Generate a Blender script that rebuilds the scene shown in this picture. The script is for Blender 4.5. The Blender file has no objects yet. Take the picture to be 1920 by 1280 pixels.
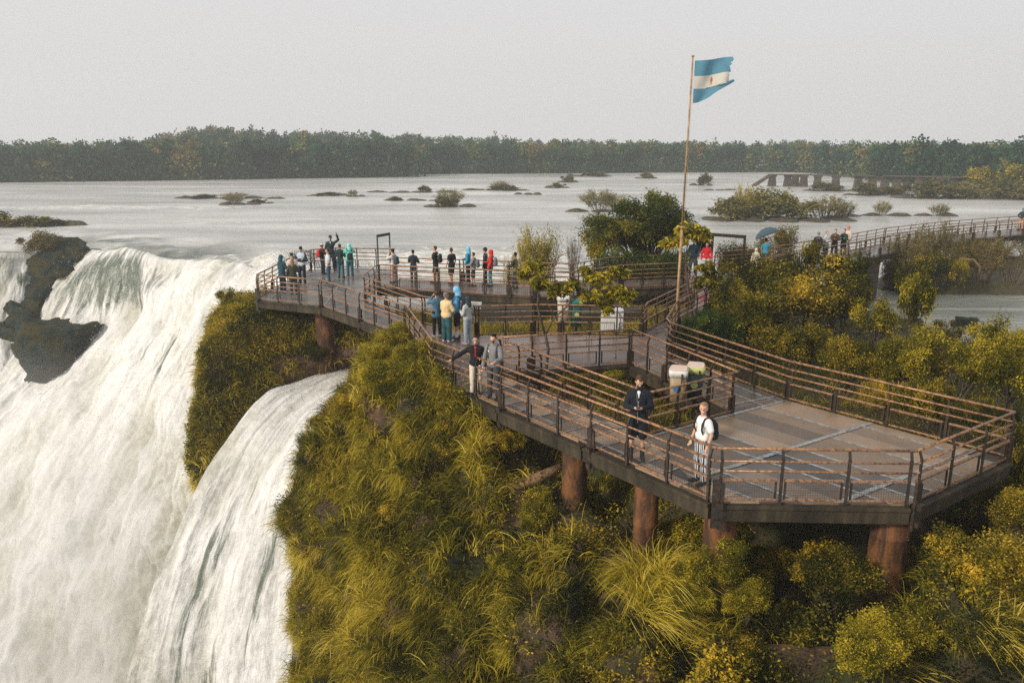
import bpy, bmesh, math, random
import numpy as np
from mathutils import Vector, Matrix, Euler

rad = math.radians
# ------------------------------------------------------------------ camera
FPX = 1480.0; PITCH = math.atan((640-265)/FPX); CZ = 6.8
sc = bpy.context.scene
COL = sc.collection
cam_d = bpy.data.cameras.new("camera"); cam = bpy.data.objects.new("camera", cam_d)
COL.objects.link(cam); sc.camera = cam
cam.location = (0, 0, CZ); cam.rotation_euler = (math.pi/2-PITCH, 0, 0)
cam_d.sensor_width = 36; cam_d.lens = FPX/1920*36
cam_d.clip_start = 0.1; cam_d.clip_end = 5000
# ------------------------------------------------------------------ sky and sun
SUN_EL = 26; SUN_AZ = 235          # degrees, azimuth clockwise from +Y
wd = bpy.data.worlds.new("World"); sc.world = wd; wd.use_nodes = True
nt = wd.node_tree; nt.nodes.clear()
wo = nt.nodes.new("ShaderNodeOutputWorld"); bg = nt.nodes.new("ShaderNodeBackground")
sky = nt.nodes.new("ShaderNodeTexSky"); sky.sky_type = 'NISHITA'; sky.sun_disc = False
sky.sun_elevation = rad(SUN_EL); sky.sun_rotation = rad(SUN_AZ)
sky.dust_density = 6; sky.air_density = 1.0
mixn = nt.nodes.new("ShaderNodeMix"); mixn.data_type = 'RGBA'
mixn.inputs[0].default_value = 0.94
tc = nt.nodes.new("ShaderNodeTexCoord"); nz = nt.nodes.new("ShaderNodeTexNoise")
nz.inputs['Scale'].default_value = 1.6; nz.inputs['Detail'].default_value = 3
cr = nt.nodes.new("ShaderNodeMix"); cr.data_type = 'RGBA'
cr.inputs[6].default_value = (7.2, 7.25, 7.35, 1); cr.inputs[7].default_value = (7.9, 7.75, 7.7, 1)
nt.links.new(tc.outputs['Generated'], nz.inputs['Vector']); nt.links.new(nz.outputs[0], cr.inputs[0])
nt.links.new(sky.outputs[0], mixn.inputs[6]); nt.links.new(cr.outputs[2], mixn.inputs[7])
nt.links.new(mixn.outputs[2], bg.inputs[0]); bg.inputs[1].default_value = 0.1
nt.links.new(bg.outputs[0], wo.inputs[0])
sun_d = bpy.data.lights.new("sun", 'SUN'); sun = bpy.data.objects.new("sun", sun_d); COL.objects.link(sun)
sun_d.energy = 3.6; sun_d.angle = rad(6); sun_d.color = (1.0, 0.89, 0.73)
az = rad(SUN_AZ); el = rad(SUN_EL)
to_sun = Vector((math.sin(az)*math.cos(el), math.cos(az)*math.cos(el), math.sin(el)))
sun.rotation_euler = to_sun.to_track_quat('Z', 'Y').to_euler(); sun.location = to_sun*80
vs = sc.view_settings; vs.view_transform = 'Standard'; vs.look = 'None'; vs.exposure = 0.0; vs.gamma = 1.0
vs.use_curve_mapping = False
cy = sc.cycles
DENOISE = False
cy.use_denoising = DENOISE; cy.use_adaptive_sampling = True; cy.adaptive_threshold = 0.01
cy.max_bounces = 6; cy.diffuse_bounces = 3; cy.glossy_bounces = 2; cy.transmission_bounces = 3
cy.transparent_max_bounces = 6; cy.volume_bounces = 1; cy.caustics_reflective = False; cy.caustics_refractive = False
try: cy.denoising_prefilter = 'ACCURATE'
except Exception: pass
# ------------------------------------------------------------------ helpers
R = np.random.default_rng(7)
random.seed(7)
SP, CP = math.sin(PITCH), math.cos(PITCH)
def W(px, py, d):
    """world point seen at photo pixel (px,py) at forward distance Y = d"""
    dx = (px-960)/FPX; dy = -(py-640)/FPX
    wy = CP+dy*SP; wz = -SP+dy*CP; t = d/wy
    return np.array((dx*t, d, CZ+wz*t))
def G(px, py, z=0.0):
    """world point at photo pixel on the level z"""
    dx = (px-960)/FPX; dy = -(py-640)/FPX
    wy = CP+dy*SP; wz = -SP+dy*CP; t = (z-CZ)/wz
    return np.array((dx*t, wy*t, z))
def PX(px, Y, z):
    return np.array(((px-960)/FPX*(Y*CP-(z-CZ)*SP), Y, z))
def _h(i, j, k):
    n = (i*374761393 + j*668265263 + k*2147483647*3 + 1274126177) & 0xffffffff
    n = ((n ^ (n >> 13))*1274126177) & 0xffffffff
    n = n ^ (n >> 16)
    return (n & 0xffff)/32767.5-1
def vnoise(P):
    P = np.asarray(P, float); F = np.floor(P).astype(np.int64); f = P-F; f = f*f*(3-2*f)
    r = 0
    for a in (0, 1):
        for b in (0, 1):
            for c in (0, 1):
                w = (f[..., 0] if a else 1-f[..., 0])*(f[..., 1] if b else 1-f[..., 1])*(f[..., 2] if c else 1-f[..., 2])
                r = r+w*_h(F[..., 0]+a, F[..., 1]+b, F[..., 2]+c)
    return r
def fbm(P, octs=4, gain=.5):
    P = np.asarray(P, float); r = 0; a = 1; s = 0
    for o in range(octs):
        r = r+a*vnoise(P*2**o+o*17.3); s += a; a *= gain
    return r/s
def props(o, label=None, cat=None, group=None, kind=None):
    if label: o['label'] = label
    if cat: o['category'] = cat
    if group: o['group'] = group
    if kind: o['kind'] = kind
    return o
def link(name, me, mat=None, parent=None):
    o = bpy.data.objects.new(name, me); COL.objects.link(o)
    if mat is not None:
        for m in (mat if isinstance(mat, (list, tuple)) else [mat]): me.materials.append(m)
    if parent is not None: o.parent = parent
    return o
def empty(name, loc=(0, 0, 0), rz=0, **k):
    o = bpy.data.objects.new(name, None); COL.objects.link(o); o.empty_display_size = .2
    o.location = loc; o.rotation_euler = (0, 0, rz); props(o, **k); return o
def npmesh(name, V, F, smooth=False, tint=None, uv=None, mats=None):
    """V (n,3); F (m,4) or (m,3)"""
    V = np.asarray(V, np.float32); F = np.asarray(F, np.int32); k = F.shape[1]
    me = bpy.data.meshes.new(name)
    me.vertices.add(len(V)); me.vertices.foreach_set('co', V.ravel())
    me.loops.add(F.size); me.loops.foreach_set('vertex_index', F.ravel())
    me.polygons.add(len(F)); me.polygons.foreach_set('loop_start', np.arange(0, F.size, k, dtype=np.int32))
    me.polygons.foreach_set('loop_total', np.full(len(F), k, np.int32))
    if smooth: me.polygons.foreach_set('use_smooth', np.ones(len(F), bool))
    if mats is not None: me.polygons.foreach_set('material_index', np.asarray(mats, np.int32))
    if tint is not None:
        a = me.attributes.new('tint', 'FLOAT', 'POINT'); a.data.foreach_set('value', np.asarray(tint, np.float32))
    if uv is not None:
        l = me.uv_layers.new(name='UVMap'); l.data.foreach_set('uv', np.asarray(uv, np.float32)[F.ravel()].ravel())
    me.update(calc_edges=True)
    return me
class MB:
    """collects boxes, bars, tubes, prisms and makes ONE mesh of them"""
    def __init__(s): s.v = []; s.f = []; s.m = []
    def add(s, V, F, m=0):
        n = len(s.v); s.v += [tuple(map(float, p)) for p in V]; s.f += [tuple(i+n for i in f) for f in F]; s.m += [m]*len(F)
    def box(s, c, d, rz=0, m=0):
        c = np.array(c, float); a, b, h = [x/2 for x in d]; cs, sn = math.cos(rz), math.sin(rz)
        V = []
        for z in (-h, h):
            for x, y in ((-a, -b), (a, -b), (a, b), (-a, b)):
                V.append(c+(x*cs-y*sn, x*sn+y*cs, z))
        s.add(V, [(0, 3, 2, 1), (4, 5, 6, 7), (0, 1, 5, 4), (1, 2, 6, 5), (2, 3, 7, 6), (3, 0, 4, 7)], m)
    def bar(s, p, q, w, h, m=0, up=(0, 0, 1)):
        p = Vector(p); q = Vector(q); d = (q-p).normalized(); u = Vector(up)
        if abs(d.dot(u)) > .99: u = Vector((0, 1, 0))
        x = d.cross(u).normalized(); y = x.cross(d).normalized(); x *= w/2; y *= h/2
        V = [a+b+c for a in (p, q) for b, c in ((-x, -y), (x, -y), (x, y), (-x, y))]
        s.add(V, [(0, 3, 2, 1), (4, 5, 6, 7), (0, 1, 5, 4), (1, 2, 6, 5), (2, 3, 7, 6), (3, 0, 4, 7)], m)
    def tube(s, pts, r, n=8, m=0, cap=True):
        pts = [Vector(p) for p in pts]; rs = r if isinstance(r, (list, tuple)) else [r]*len(pts)
        V = []; u = None
        for i, p in enumerate(pts):
            d = ((pts[min(i+1, len(pts)-1)]-pts[max(i-1, 0)])).normalized()
            if u is None: u = d.orthogonal().normalized()
            else: u = (u-d*u.dot(d)).normalized()
            w = d.cross(u)
            for k in range(n):
                a = 2*math.pi*k/n; V.append(p+(u*math.cos(a)+w*math.sin(a))*rs[i])
        F = [(i*n+k, i*n+(k+1) % n, (i+1)*n+(k+1) % n, (i+1)*n+k) for i in range(len(pts)-1) for k in range(n)]
        if cap: F += [tuple(range(n-1, -1, -1)), tuple((len(pts)-1)*n+k for k in range(n))]
        s.add(V, F, m)
    def prism(s, poly, z0, z1, m=0, mt=None):
        n = len(poly); V = [(p[0], p[1], z0) for p in poly]+[(p[0], p[1], z1) for p in poly]
        ar = sum(poly[i][0]*poly[(i+1) % n][1]-poly[(i+1) % n][0]*poly[i][1] for i in range(n))
        rv = ar < 0
        fs = [tuple(range(n-1, -1, -1)), tuple(range(n, 2*n))]+[(i, (i+1) % n, n+(i+1) % n, n+i) for i in range(n)]
        if rv: fs = [tuple(reversed(f)) for f in fs]
        s.add(V, fs, m)
        if mt is not None: s.m[-n-1] = mt
    def lathe(s, prof, n=20, c=(0, 0, 0), m=0, sx=1, sy=1):
        V = [(c[0]+r*math.cos(2*math.pi*k/n)*sx, c[1]+r*math.sin(2*math.pi*k/n)*sy, c[2]+z) for r, z in prof for k in range(n)]
        F = [(i*n+k, i*n+(k+1) % n, (i+1)*n+(k+1) % n, (i+1)*n+k) for i in range(len(prof)-1) for k in range(n)]
        F += [tuple(range(n-1, -1, -1)), tuple((len(prof)-1)*n+k for k in range(n))]
        s.add(V, F, m)
    def mesh(s, name, smooth=False, bevel=0):
        me = bpy.data.meshes.new(name); me.from_pydata(s.v, [], s.f)
        me.polygons.foreach_set('material_index', s.m)
        if smooth: me.polygons.foreach_set('use_smooth', [len(f) <= 4 for f in s.f])
        me.update()
        if bevel:
            b = bmesh.new(); b.from_mesh(me)
            bmesh.ops.bevel(b, geom=b.edges[:], offset=bevel, segments=1, affect='EDGES'); b.to_mesh(me); b.free()
        return me
    def build(s, name, mat, parent=None, smooth=False, bevel=0):
        return link(name, s.mesh(name, smooth, bevel), mat, parent)

# ------------------------------------------------------------------ materials
def rgb(c): return (c[0], c[1], c[2], 1)
class NT:
    def __init__(s, name):
        s.m = bpy.data.materials.new(name); s.m.use_nodes = True; s.t = s.m.node_tree; s.t.nodes.clear()
        s.out = s.n('ShaderNodeOutputMaterial')
    def n(s, typ, **kw):
        x = s.t.nodes.new(typ)
        for k, v in kw.items(): setattr(x, k, v)
        return x
    def l(s, a, b): s.t.links.new(a, b)
    def noise(s, vec, scale, detail=4, rough=.55, dist=0):
        x = s.n('ShaderNodeTexNoise'); x.inputs['Scale'].default_value = scale; x.inputs['Detail'].default_value = detail
        x.inputs['Roughness'].default_value = rough; x.inputs['Distortion'].default_value = dist
        if vec is not None: s.l(vec, x.inputs['Vector'])
        return x.outputs[0]
    def ramp(s, fac, stops):
        x = s.n('ShaderNodeValToRGB'); e = x.color_ramp.elements
        while len(e) < len(stops): e.new(.5)
        for i, (p, c) in enumerate(stops):
            e[i].position = p; e[i].color = rgb(c) if not isinstance(c, (int, float)) else (c, c, c, 1)
        s.l(fac, x.inputs[0]); return x.outputs[0]
    def mix(s, fac, a, b, mode='MIX'):
        x = s.n('ShaderNodeMix', data_type='RGBA', blend_type=mode)
        for sock, v in ((x.inputs[0], fac), (x.inputs[6], a), (x.inputs[7], b)):
            if isinstance(v, (int, float)): sock.default_value = v
            elif isinstance(v, tuple): sock.default_value = rgb(v)
            else: s.l(v, sock)
        return x.outputs[2]
    def math(s, op, a, b=0.0, clamp=False):
        x = s.n('ShaderNodeMath', operation=op); x.use_clamp = clamp
        for sock, v in ((x.inputs[0], a), (x.inputs[1], b)):
            if isinstance(v, (int, float)): sock.default_value = v
            else: s.l(v, sock)
        return x.outputs[0]
    def mapping(s, vec, scale=(1, 1, 1), rot=(0, 0, 0)):
        x = s.n('ShaderNodeMapping'); x.inputs['Scale'].default_value = scale; x.inputs['Rotation'].default_value = rot
        s.l(vec, x.inputs['Vector']); return x.outputs[0]
    def bump(s, h, strength=.3, dist=.02, nrm=None):
        x = s.n('ShaderNodeBump'); x.inputs['Strength'].default_value = strength; x.inputs['Distance'].default_value = dist
        s.l(h, x.inputs['Height'])
        if nrm is not None: s.l(nrm, x.inputs['Normal'])
        return x.outputs[0]
    def pbsdf(s, col, rough=.6, metal=0, spec=.5, nrm=None, **kw):
        x = s.n('ShaderNodeBsdfPrincipled')
        for nm, v in (('Base Color', col), ('Roughness', rough), ('Metallic', metal), ('Specular IOR Level', spec)):
            if isinstance(v, (int, float)): x.inputs[nm].default_value = v
            elif isinstance(v, tuple): x.inputs[nm].default_value = rgb(v)
            else: s.l(v, x.inputs[nm])
        for k, v in kw.items(): x.inputs[k].default_value = v
        if nrm is not None: s.l(nrm, x.inputs['Normal'])
        return x.outputs[0]
    def done(s, sh): s.l(sh, s.out.inputs[0]); return s.m
def pos(n): return n.n('ShaderNodeNewGeometry').outputs['Position']
def obco(n): return n.n('ShaderNodeTexCoord').outputs['Object']
def simple(name, c, c2=None, rough=.6, metal=0, scale=6, bump=.15, bs=40, bd=.01, spec=.5, world=False, lo=.35, hi=.65):
    n = NT(name); v = pos(n) if world else obco(n)
    col = n.ramp(n.noise(v, scale, 5), [(lo, c), (hi, c2 or tuple(x*.7 for x in c))])
    nr = n.bump(n.noise(v, bs, 4), bump, bd) if bump else None
    return n.done(n.pbsdf(col, rough, metal, spec, nr))
_cl = {}
def cloth(c, rough=.85):
    k = tuple(round(x, 3) for x in c)
    if k not in _cl:
        n = NT('cloth_%d' % len(_cl)); v = obco(n)
        col = n.mix(n.noise(v, 14, 4), tuple(x*.75 for x in c), tuple(min(1, x*1.15) for x in c))
        _cl[k] = n.done(n.pbsdf(col, rough, 0, .25, n.bump(n.noise(v, 9, 3, dist=1.0), .6, .03)))
    return _cl[k]
def foliage(name, stops, tr=.3, rough=.6, ws=.35, var=.5, spec=.12):
    """leaf colour from each leaf's own tint; clumps differ through a broad noise"""
    n = NT(name); a = n.n('ShaderNodeAttribute', attribute_name='tint').outputs['Fac']
    big = n.noise(pos(n), ws, 3)
    f = n.math('ADD', a, n.math('MULTIPLY', n.math('SUBTRACT', big, .5), var*2))
    col = n.ramp(f, stops)
    p = n.pbsdf(col, rough, 0, spec)
    t = n.n('ShaderNodeBsdfTranslucent'); n.l(col, t.inputs[0])
    m = n.n('ShaderNodeMixShader'); m.inputs[0].default_value = tr; n.l(p, m.inputs[1]); n.l(t.outputs[0], m.inputs[2])
    return n.done(m.outputs[0])
# ------------------------------------------------------------------ leaf and blade makers
def quads(n, k): return (np.arange(n)[:, None]*k+np.arange(k)[None]).astype(np.int32)
def unit(a): return a/np.maximum(np.linalg.norm(a, axis=-1, keepdims=True), 1e-9)
def leaf_arr(P, size, rng, asp=.45, bias=None, droop=0.0):
    """one folded rhombus per point; returns V (4n,3), tint-index repeat"""
    n = len(P); d = rng.normal(size=(n, 3)); d[:, 2] *= .6; d[:, 2] -= droop
    if bias is not None: d = d+bias
    d = unit(d); o = unit(np.cross(d, rng.normal(size=(n, 3)))); s = (size*rng.uniform(.6, 1.3, n))[:, None]
    up = np.cross(d, o); V = np.empty((n, 4, 3))
    V[:, 0] = P; V[:, 1] = P+d*s*.5+o*s*asp*.5+up*s*.06; V[:, 2] = P+d*s; V[:, 3] = P+d*s*.5-o*s*asp*.5+up*s*.06
    return V.reshape(-1, 3)
def blade_arr(P, D, L, rng, width=.02, grav=1.0, seg=4, wind=None):
    """curved grass blades: P base, D start direction, L length"""
    n = len(P); D = unit(D); side = unit(np.cross(D, rng.normal(size=(n, 3)))); pts = []; p = P.copy(); d = D.copy(); st = (L/seg)[:, None]
    g = np.zeros((n, 3)); g[:, 2] = -1
    if wind is not None: g = g+wind
    for i in range(seg+1):
        pts.append(p.copy()); d = unit(d+g*(grav*(i+1)/seg)*.55); p = p+d*st
    V = np.empty((n, (seg+1)*2, 3)); 
    for i, q in enumerate(pts):
        w = width*(1-(i/seg)**1.6)*.5+.0012; V[:, 2*i] = q-side*w; V[:, 2*i+1] = q+side*w
    b = np.arange(n)[:, None, None]*(seg+1)*2; f = np.array([[2*i, 2*i+1, 2*i+3, 2*i+2] for i in range(seg)])[None]
    return V.reshape(-1, 3), (b+f).reshape(-1, 4).astype(np.int32)
def join(parts):
    """parts: list of (V,F,tint)"""
    Vs = []; Fs = []; Ts = []; o = 0
    for V, F, T in parts: Vs.append(V); Fs.append(F+o); Ts.append(T); o += len(V)
    return np.concatenate(Vs), np.concatenate(Fs), np.concatenate(Ts)
def leaves(P, size, rng, asp=.45, tint=None, **k):
    V = leaf_arr(P, size, rng, asp, **k); n = len(P)
    t = rng.uniform(.15, .85, n) if tint is None else tint
    return V, quads(n, 4), np.repeat(t, 4)
def in_ball(n, rng, shell=.35):
    d = unit(rng.normal(size=(n, 3))); r = rng.uniform(shell, 1, n)**(.5); return d*r[:, None]
# ------------------------------------------------------------------ surfaces laid through control points
def cr_interp(Pc, nu, nv):
    """Catmull-Rom through a grid of control points (rows,cols,3)"""
    def one(A, n):
        k = A.shape[0]; A2 = np.concatenate([2*A[:1]-A[1:2], A, 2*A[-1:]-A[-2:-1]]); t = np.linspace(0, k-1-1e-6, n); i = t.astype(int); f = (t-i).reshape(-1, *([1]*(A.ndim-1)))
        p0, p1, p2, p3 = A2[i], A2[i+1], A2[i+2], A2[i+3]
        return .5*(2*p1+(p2-p0)*f+(2*p0-5*p1+4*p2-p3)*f*f+(3*p1-p0-3*p2+p3)*f**3)
    B = one(Pc, nv); B = one(np.swapaxes(B, 0, 1), nu); return np.swapaxes(B, 0, 1)
def grid_faces(nv, nu):
    i = np.arange(nv-1)[:, None]*nu+np.arange(nu-1)[None]; i = i.ravel()
    return np.stack([i, i+1, i+nu+1, i+nu], 1).astype(np.int32)
def grid_normals(S):
    du = np.gradient(S, axis=1); dv = np.gradient(S, axis=0); return unit(np.cross(du, dv))
def patch(rows, nu, nv, amp=0, fr=.5, octs=5, flip=1):
    Pc = np.array([[W(*p) if len(p) == 3 else p[:3] for p in r] for r in rows]); S = cr_interp(Pc, nu, nv)
    N = grid_normals(S)*flip
    if amp:
        S = S+N*(fbm(S*fr, octs)*amp)[..., None]; N = grid_normals(S)*flip
    return S, N
def sample(S, N, n, rng, mask=None):
    """random points on a grid surface, even per area"""
    A = np.linalg.norm(np.cross(S[1:, :-1]-S[:-1, :-1], S[:-1, 1:]-S[:-1, :-1]), axis=-1)
    if mask is not None: A = A*mask[:-1, :-1]
    p = A.ravel()/A.sum(); k = rng.choice(len(p), n, p=p); i, j = np.divmod(k, A.shape[1]); a = rng.random((n, 1)); b = rng.random((n, 1))
    P = S[i, j]*(1-a)*(1-b)+S[i, j+1]*(1-a)*b+S[i+1, j]*a*(1-b)+S[i+1, j+1]*a*b
    return P, N[i, j], i, j
# ------------------------------------------------------------------ river
ZR = -2.7
LIPP = [(-2200, 84), (-400, 76), (30, 76), (150, 77.5), (230, 76), (300, 72), (420, 67), (480, 64), (540, 55), (585, 46), (620, 40), (660, 36), (700, 32), (760, 26), (900, 20), (2600, 16)]
def lipY(px): return np.interp(px, [a for a, b in LIPP], [b for a, b in LIPP])
ZLIP = -3.5
def river():
    nu, nv = 620, 520
    pxs = np.concatenate([np.linspace(-2000, -320, 60, endpoint=False), np.linspace(-320, 2300, nu-80), np.linspace(2320, 3400, 20)]); Y0 = lipY(pxs)
    t = np.linspace(0, 1, nv)[:, None]
    Y = Y0[None]*(900/Y0[None])**(t**1.25)
    X = (pxs[None]-960)/FPX*(Y*CP-(ZR-CZ)*SP)
    dl = Y-Y0[None]
    # rough water: above the falls and in the rapid behind the upper walkway
    rap = np.exp(-(dl/9)**2)*(pxs[None] < 800)
    q = np.exp(-(((X+3)/9)**2+((Y-64)/9)**2))
    q2 = np.exp(-(((X+17)/7)**2+((Y-66)/6)**2))
    q3 = np.exp(-(((X-1)/6)**2+((Y-50)/7)**2))
    q4 = np.exp(-(((X+60)/30)**2+((Y-118)/4)**2))
    rough = np.clip(rap*.9+q+q2+q3+q4*.4, 0, 1.3)
    P = np.stack([X*.16, Y*.22, X*0], -1)
    h = fbm(P, 5)*1.4*rough + fbm(np.stack([X*.5, Y*1.1, X*0+3], -1), 3)*.30*rough + fbm(np.stack([X*.09, Y*.3, X*0+9], -1), 3)*.07
    drop = np.where(pxs[None] < 640, (ZR-ZLIP), 0)*np.exp(-(dl/2.8))
    Z = ZR+h*np.clip(dl/1.5, .25, 1)-drop
    S = np.stack([X, Y, Z], -1)
    foam = np.clip(q*.95+q2*.8+q3*1.1+rap*.22+q4*.6+.45*np.exp(-((Y-96)/3)**2)*np.exp(-((X+38)/14)**2), 0, 1)
    # calm pool on the right of the big shrubs
    glass = np.exp(-(dl/9)**2)*(pxs[None] < 760)*np.clip((pxs[None]-20)/150, 0, 1)*np.clip(.75+fbm(np.stack([X*.22, Y*.4, X*0+33], -1), 3)*1.6, 0, 1); glass = np.maximum(glass, np.clip(q3*.7+q*.35+q2*.6, 0, 1)*.8); pool = np.exp(-(((X-27)/15)**2+((Y-46)/8)**2))
    me = npmesh('river', S.reshape(-1, 3), grid_faces(nv, nu), True, tint=foam.ravel(), uv=np.stack([np.clip(glass+pool*.75, 0, 1), glass*0], -1).reshape(-1, 2))
    n = NT('river_water'); v = pos(n); f = n.n('ShaderNodeAttribute', attribute_name='tint').outputs['Fac']
    v1 = n.mapping(v, (.45, 1.0, 1)); v2 = n.mapping(v, (.10, .35, 1))
    nf = n.noise(n.mapping(v, (.55, .9, .9)), 1.0, 8, .62, 1.2)
    nb = n.noise(v2, .35, 4, .5)
    nl = n.noise(n.mapping(v, (.05, .9, 1)), .5, 5, .6)
    k = n.math('ADD', n.math('MULTIPLY', f, 1.15), n.math('MULTIPLY', n.math('SUBTRACT', nf, .5), 1.7))
    thin = n.ramp(nl, [(.58, 0), (.74, .5)])
    mask = n.math('MAXIMUM', n.ramp(k, [(.42, 0), (.66, 1)]), thin)
    wc = n.ramp(nb, [(.30, (.36, .37, .36)), (.50, (.60, .60, .59)), (.70, (.76, .76, .75))])
    sx = n.n('ShaderNodeSeparateXYZ'); n.l(n.n('ShaderNodeUVMap').outputs[0], sx.inputs[0]); wc = n.mix(n.ramp(n.noise(n.mapping(v, (.012, .05, 1)), 1.0, 4, .6), [(.40, .45), (.60, 0)]), wc, (.20, .21, .19)); wc = n.mix(sx.outputs[0], wc, (.085, .11, .085))
    b = n.bump(n.noise(v1, 1.6, 6, .6, .6), .75, .10)
    b = n.bump(n.noise(n.mapping(v, (.14, .5, 1)), 1.0, 5, .6, .4), .85, .35, b)
    b = n.bump(nf, .8, .3, b)
    wat = n.pbsdf(wc, .22, 0, .5, b, IOR=1.33)
    fo = n.pbsdf(n.ramp(nf, [(.3, (.42, .42, .37)), (.6, (.70, .70, .68))]), .8, 0, .2, b)
    m = n.n('ShaderNodeMixShader'); n.l(mask, m.inputs[0]); n.l(wat, m.inputs[1]); n.l(fo, m.inputs[2])
    props(link('river', me, n.done(m.outputs[0])), kind='structure')
river()

# ------------------------------------------------------------------ falling water
def fall_mat(name, gap_lo, gap_hi, us, vs_, ochre=.5, pn=1.1, bd=.16):
    """foam in long streaks along the flow (uv: u across, v down the flow, metres)"""
    n = NT(name); uv = n.n('ShaderNodeUVMap').outputs[0]; f = n.n('ShaderNodeAttribute', attribute_name='tint').outputs['Fac']
    s1 = n.noise(n.mapping(uv, (us, vs_, 1)), 1.0, 8, .62, .8)
    s2 = n.noise(n.mapping(uv, (us*.28, vs_*.5, 1)), 1.0, 4, .55, .5)
    s3 = n.noise(n.mapping(uv, (us*2.6, vs_*2.2, 1)), 1.0, 8, .7, .6)
    foamc = n.ramp(n.math('ADD', n.math('MULTIPLY', s1, .6), n.math('MULTIPLY', s3, .4)), [(.30, (.27, .27, .235)), (.43, (.50, .50, .48)), (.57, (.74, .74, .735))])
    oc = n.math('MULTIPLY', n.ramp(s2, [(.50, 0), (.68, 1)]), ochre)
    foamc = n.mix(oc, foamc, (.38, .36, .24)); pnt = n.noise(pos(n), pn, 7, .68, .8)
    ca = n.n('ShaderNodeAttribute', attribute_name='cav').outputs['Fac']; foamc = n.mix(n.ramp(ca, [(.28, 0), (.70, .85)]), foamc, (.30, .285, .20))  # hollows browner where less aerated; this also puts billow shading into the colour
    g = n.math('ADD', n.math('ADD', n.math('MULTIPLY', s1, .7), n.math('MULTIPLY', s3, .5)), n.math('MULTIPLY', f, -.62))
    gap = n.ramp(g, [(gap_lo, 1), (gap_hi, 0)])
    foamc = n.mix(n.ramp(pnt, [(.42, .0), (.64, .45)]), foamc, (.76, .76, .75)); h = n.math('ADD', n.math('MULTIPLY', s1, .6), n.math('ADD', n.math('MULTIPLY', s3, .3), n.math('MULTIPLY', pnt, .9)))
    b = n.bump(h, .8, bd)
    fo = n.pbsdf(foamc, .75, 0, .15, b, **{'Subsurface Weight': 0})
    dk = n.pbsdf((.10, .125, .095), .25, 0, .5, b)
    m = n.n('ShaderNodeMixShader'); n.l(gap, m.inputs[0]); n.l(fo, m.inputs[1]); n.l(dk, m.inputs[2])
    return n.done(m.outputs[0])
def flow_uv(S):
    du = np.linalg.norm(np.diff(S, axis=1), axis=-1).mean(0); u = np.concatenate([[0], np.cumsum(du)])
    dv = np.linalg.norm(np.diff(S, axis=0), axis=-1).mean(1); v = np.concatenate([[0], np.cumsum(dv)])
    U, V = np.meshgrid(u, v); return np.stack([U, V], -1)
FALLS = []
def lip(px, z=ZLIP, dy=0.15): Y = lipY(px)+dy; return tuple(PX(px, Y, z))+(0,)
def fall(name, rows, nu, nv, mat, amp, gapf=None, fine=.5, lipkeep=.06, cavf=None):
    Pc = np.array([[p[:3] if len(p) == 4 else W(*p) for p in r] for r in rows], float)
    S = cr_interp(Pc, nu, nv); UV = flow_uv(S); N = grid_normals(S)
    if N[..., 1].mean() > 0: N = -N
    t = np.linspace(0, 1, nv)[:, None]; k = np.clip(t/lipkeep, 0, 1)
    A = np.stack([UV[..., 0]*.45, UV[..., 1]*.10, UV[..., 0]*0+2], -1); B = np.stack([UV[..., 0]*1.5, UV[..., 1]*.42, UV[..., 0]*0+5], -1)
    C = np.stack([UV[..., 0]*.22, UV[..., 1]*.16, UV[..., 0]*0+8], -1)
    E = np.stack([UV[..., 0]*.38, UV[..., 1]*.26, UV[..., 0]*0+12], -1); vv = np.clip(UV[..., 1]/UV[..., 1].max()*2.2, 0, 1)
    d = (1-np.abs(fbm(A, 4)))*amp*.8+fbm(B, 5)*amp*fine+fbm(C, 3)*amp*1.6+(1-np.abs(fbm(E, 5))*1.6)*amp*1.3*vv
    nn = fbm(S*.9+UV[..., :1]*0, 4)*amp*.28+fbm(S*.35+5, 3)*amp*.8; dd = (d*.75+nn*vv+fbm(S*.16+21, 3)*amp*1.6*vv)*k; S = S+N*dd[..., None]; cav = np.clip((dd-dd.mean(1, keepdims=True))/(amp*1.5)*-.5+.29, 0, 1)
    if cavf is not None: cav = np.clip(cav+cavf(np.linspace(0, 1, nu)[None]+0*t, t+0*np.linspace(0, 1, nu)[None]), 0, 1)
    FALLS.append((S, N, name, amp))
    gf = np.zeros((nv, nu)) if gapf is None else gapf(np.linspace(0, 1, nu)[None]+0*t, t+0*np.linspace(0, 1, nu)[None])
    me = npmesh(name, S.reshape(-1, 3), grid_faces(nv, nu), True, tint=gf.ravel(), uv=UV.reshape(-1, 2))
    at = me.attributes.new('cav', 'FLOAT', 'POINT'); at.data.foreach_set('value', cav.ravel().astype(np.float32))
    return props(link(name, me, mat), kind='structure')
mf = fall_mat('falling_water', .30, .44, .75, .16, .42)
mf2 = fall_mat('falling_water_near', .33, .45, 2.4, .20, .12, 2.6, .15)
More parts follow.
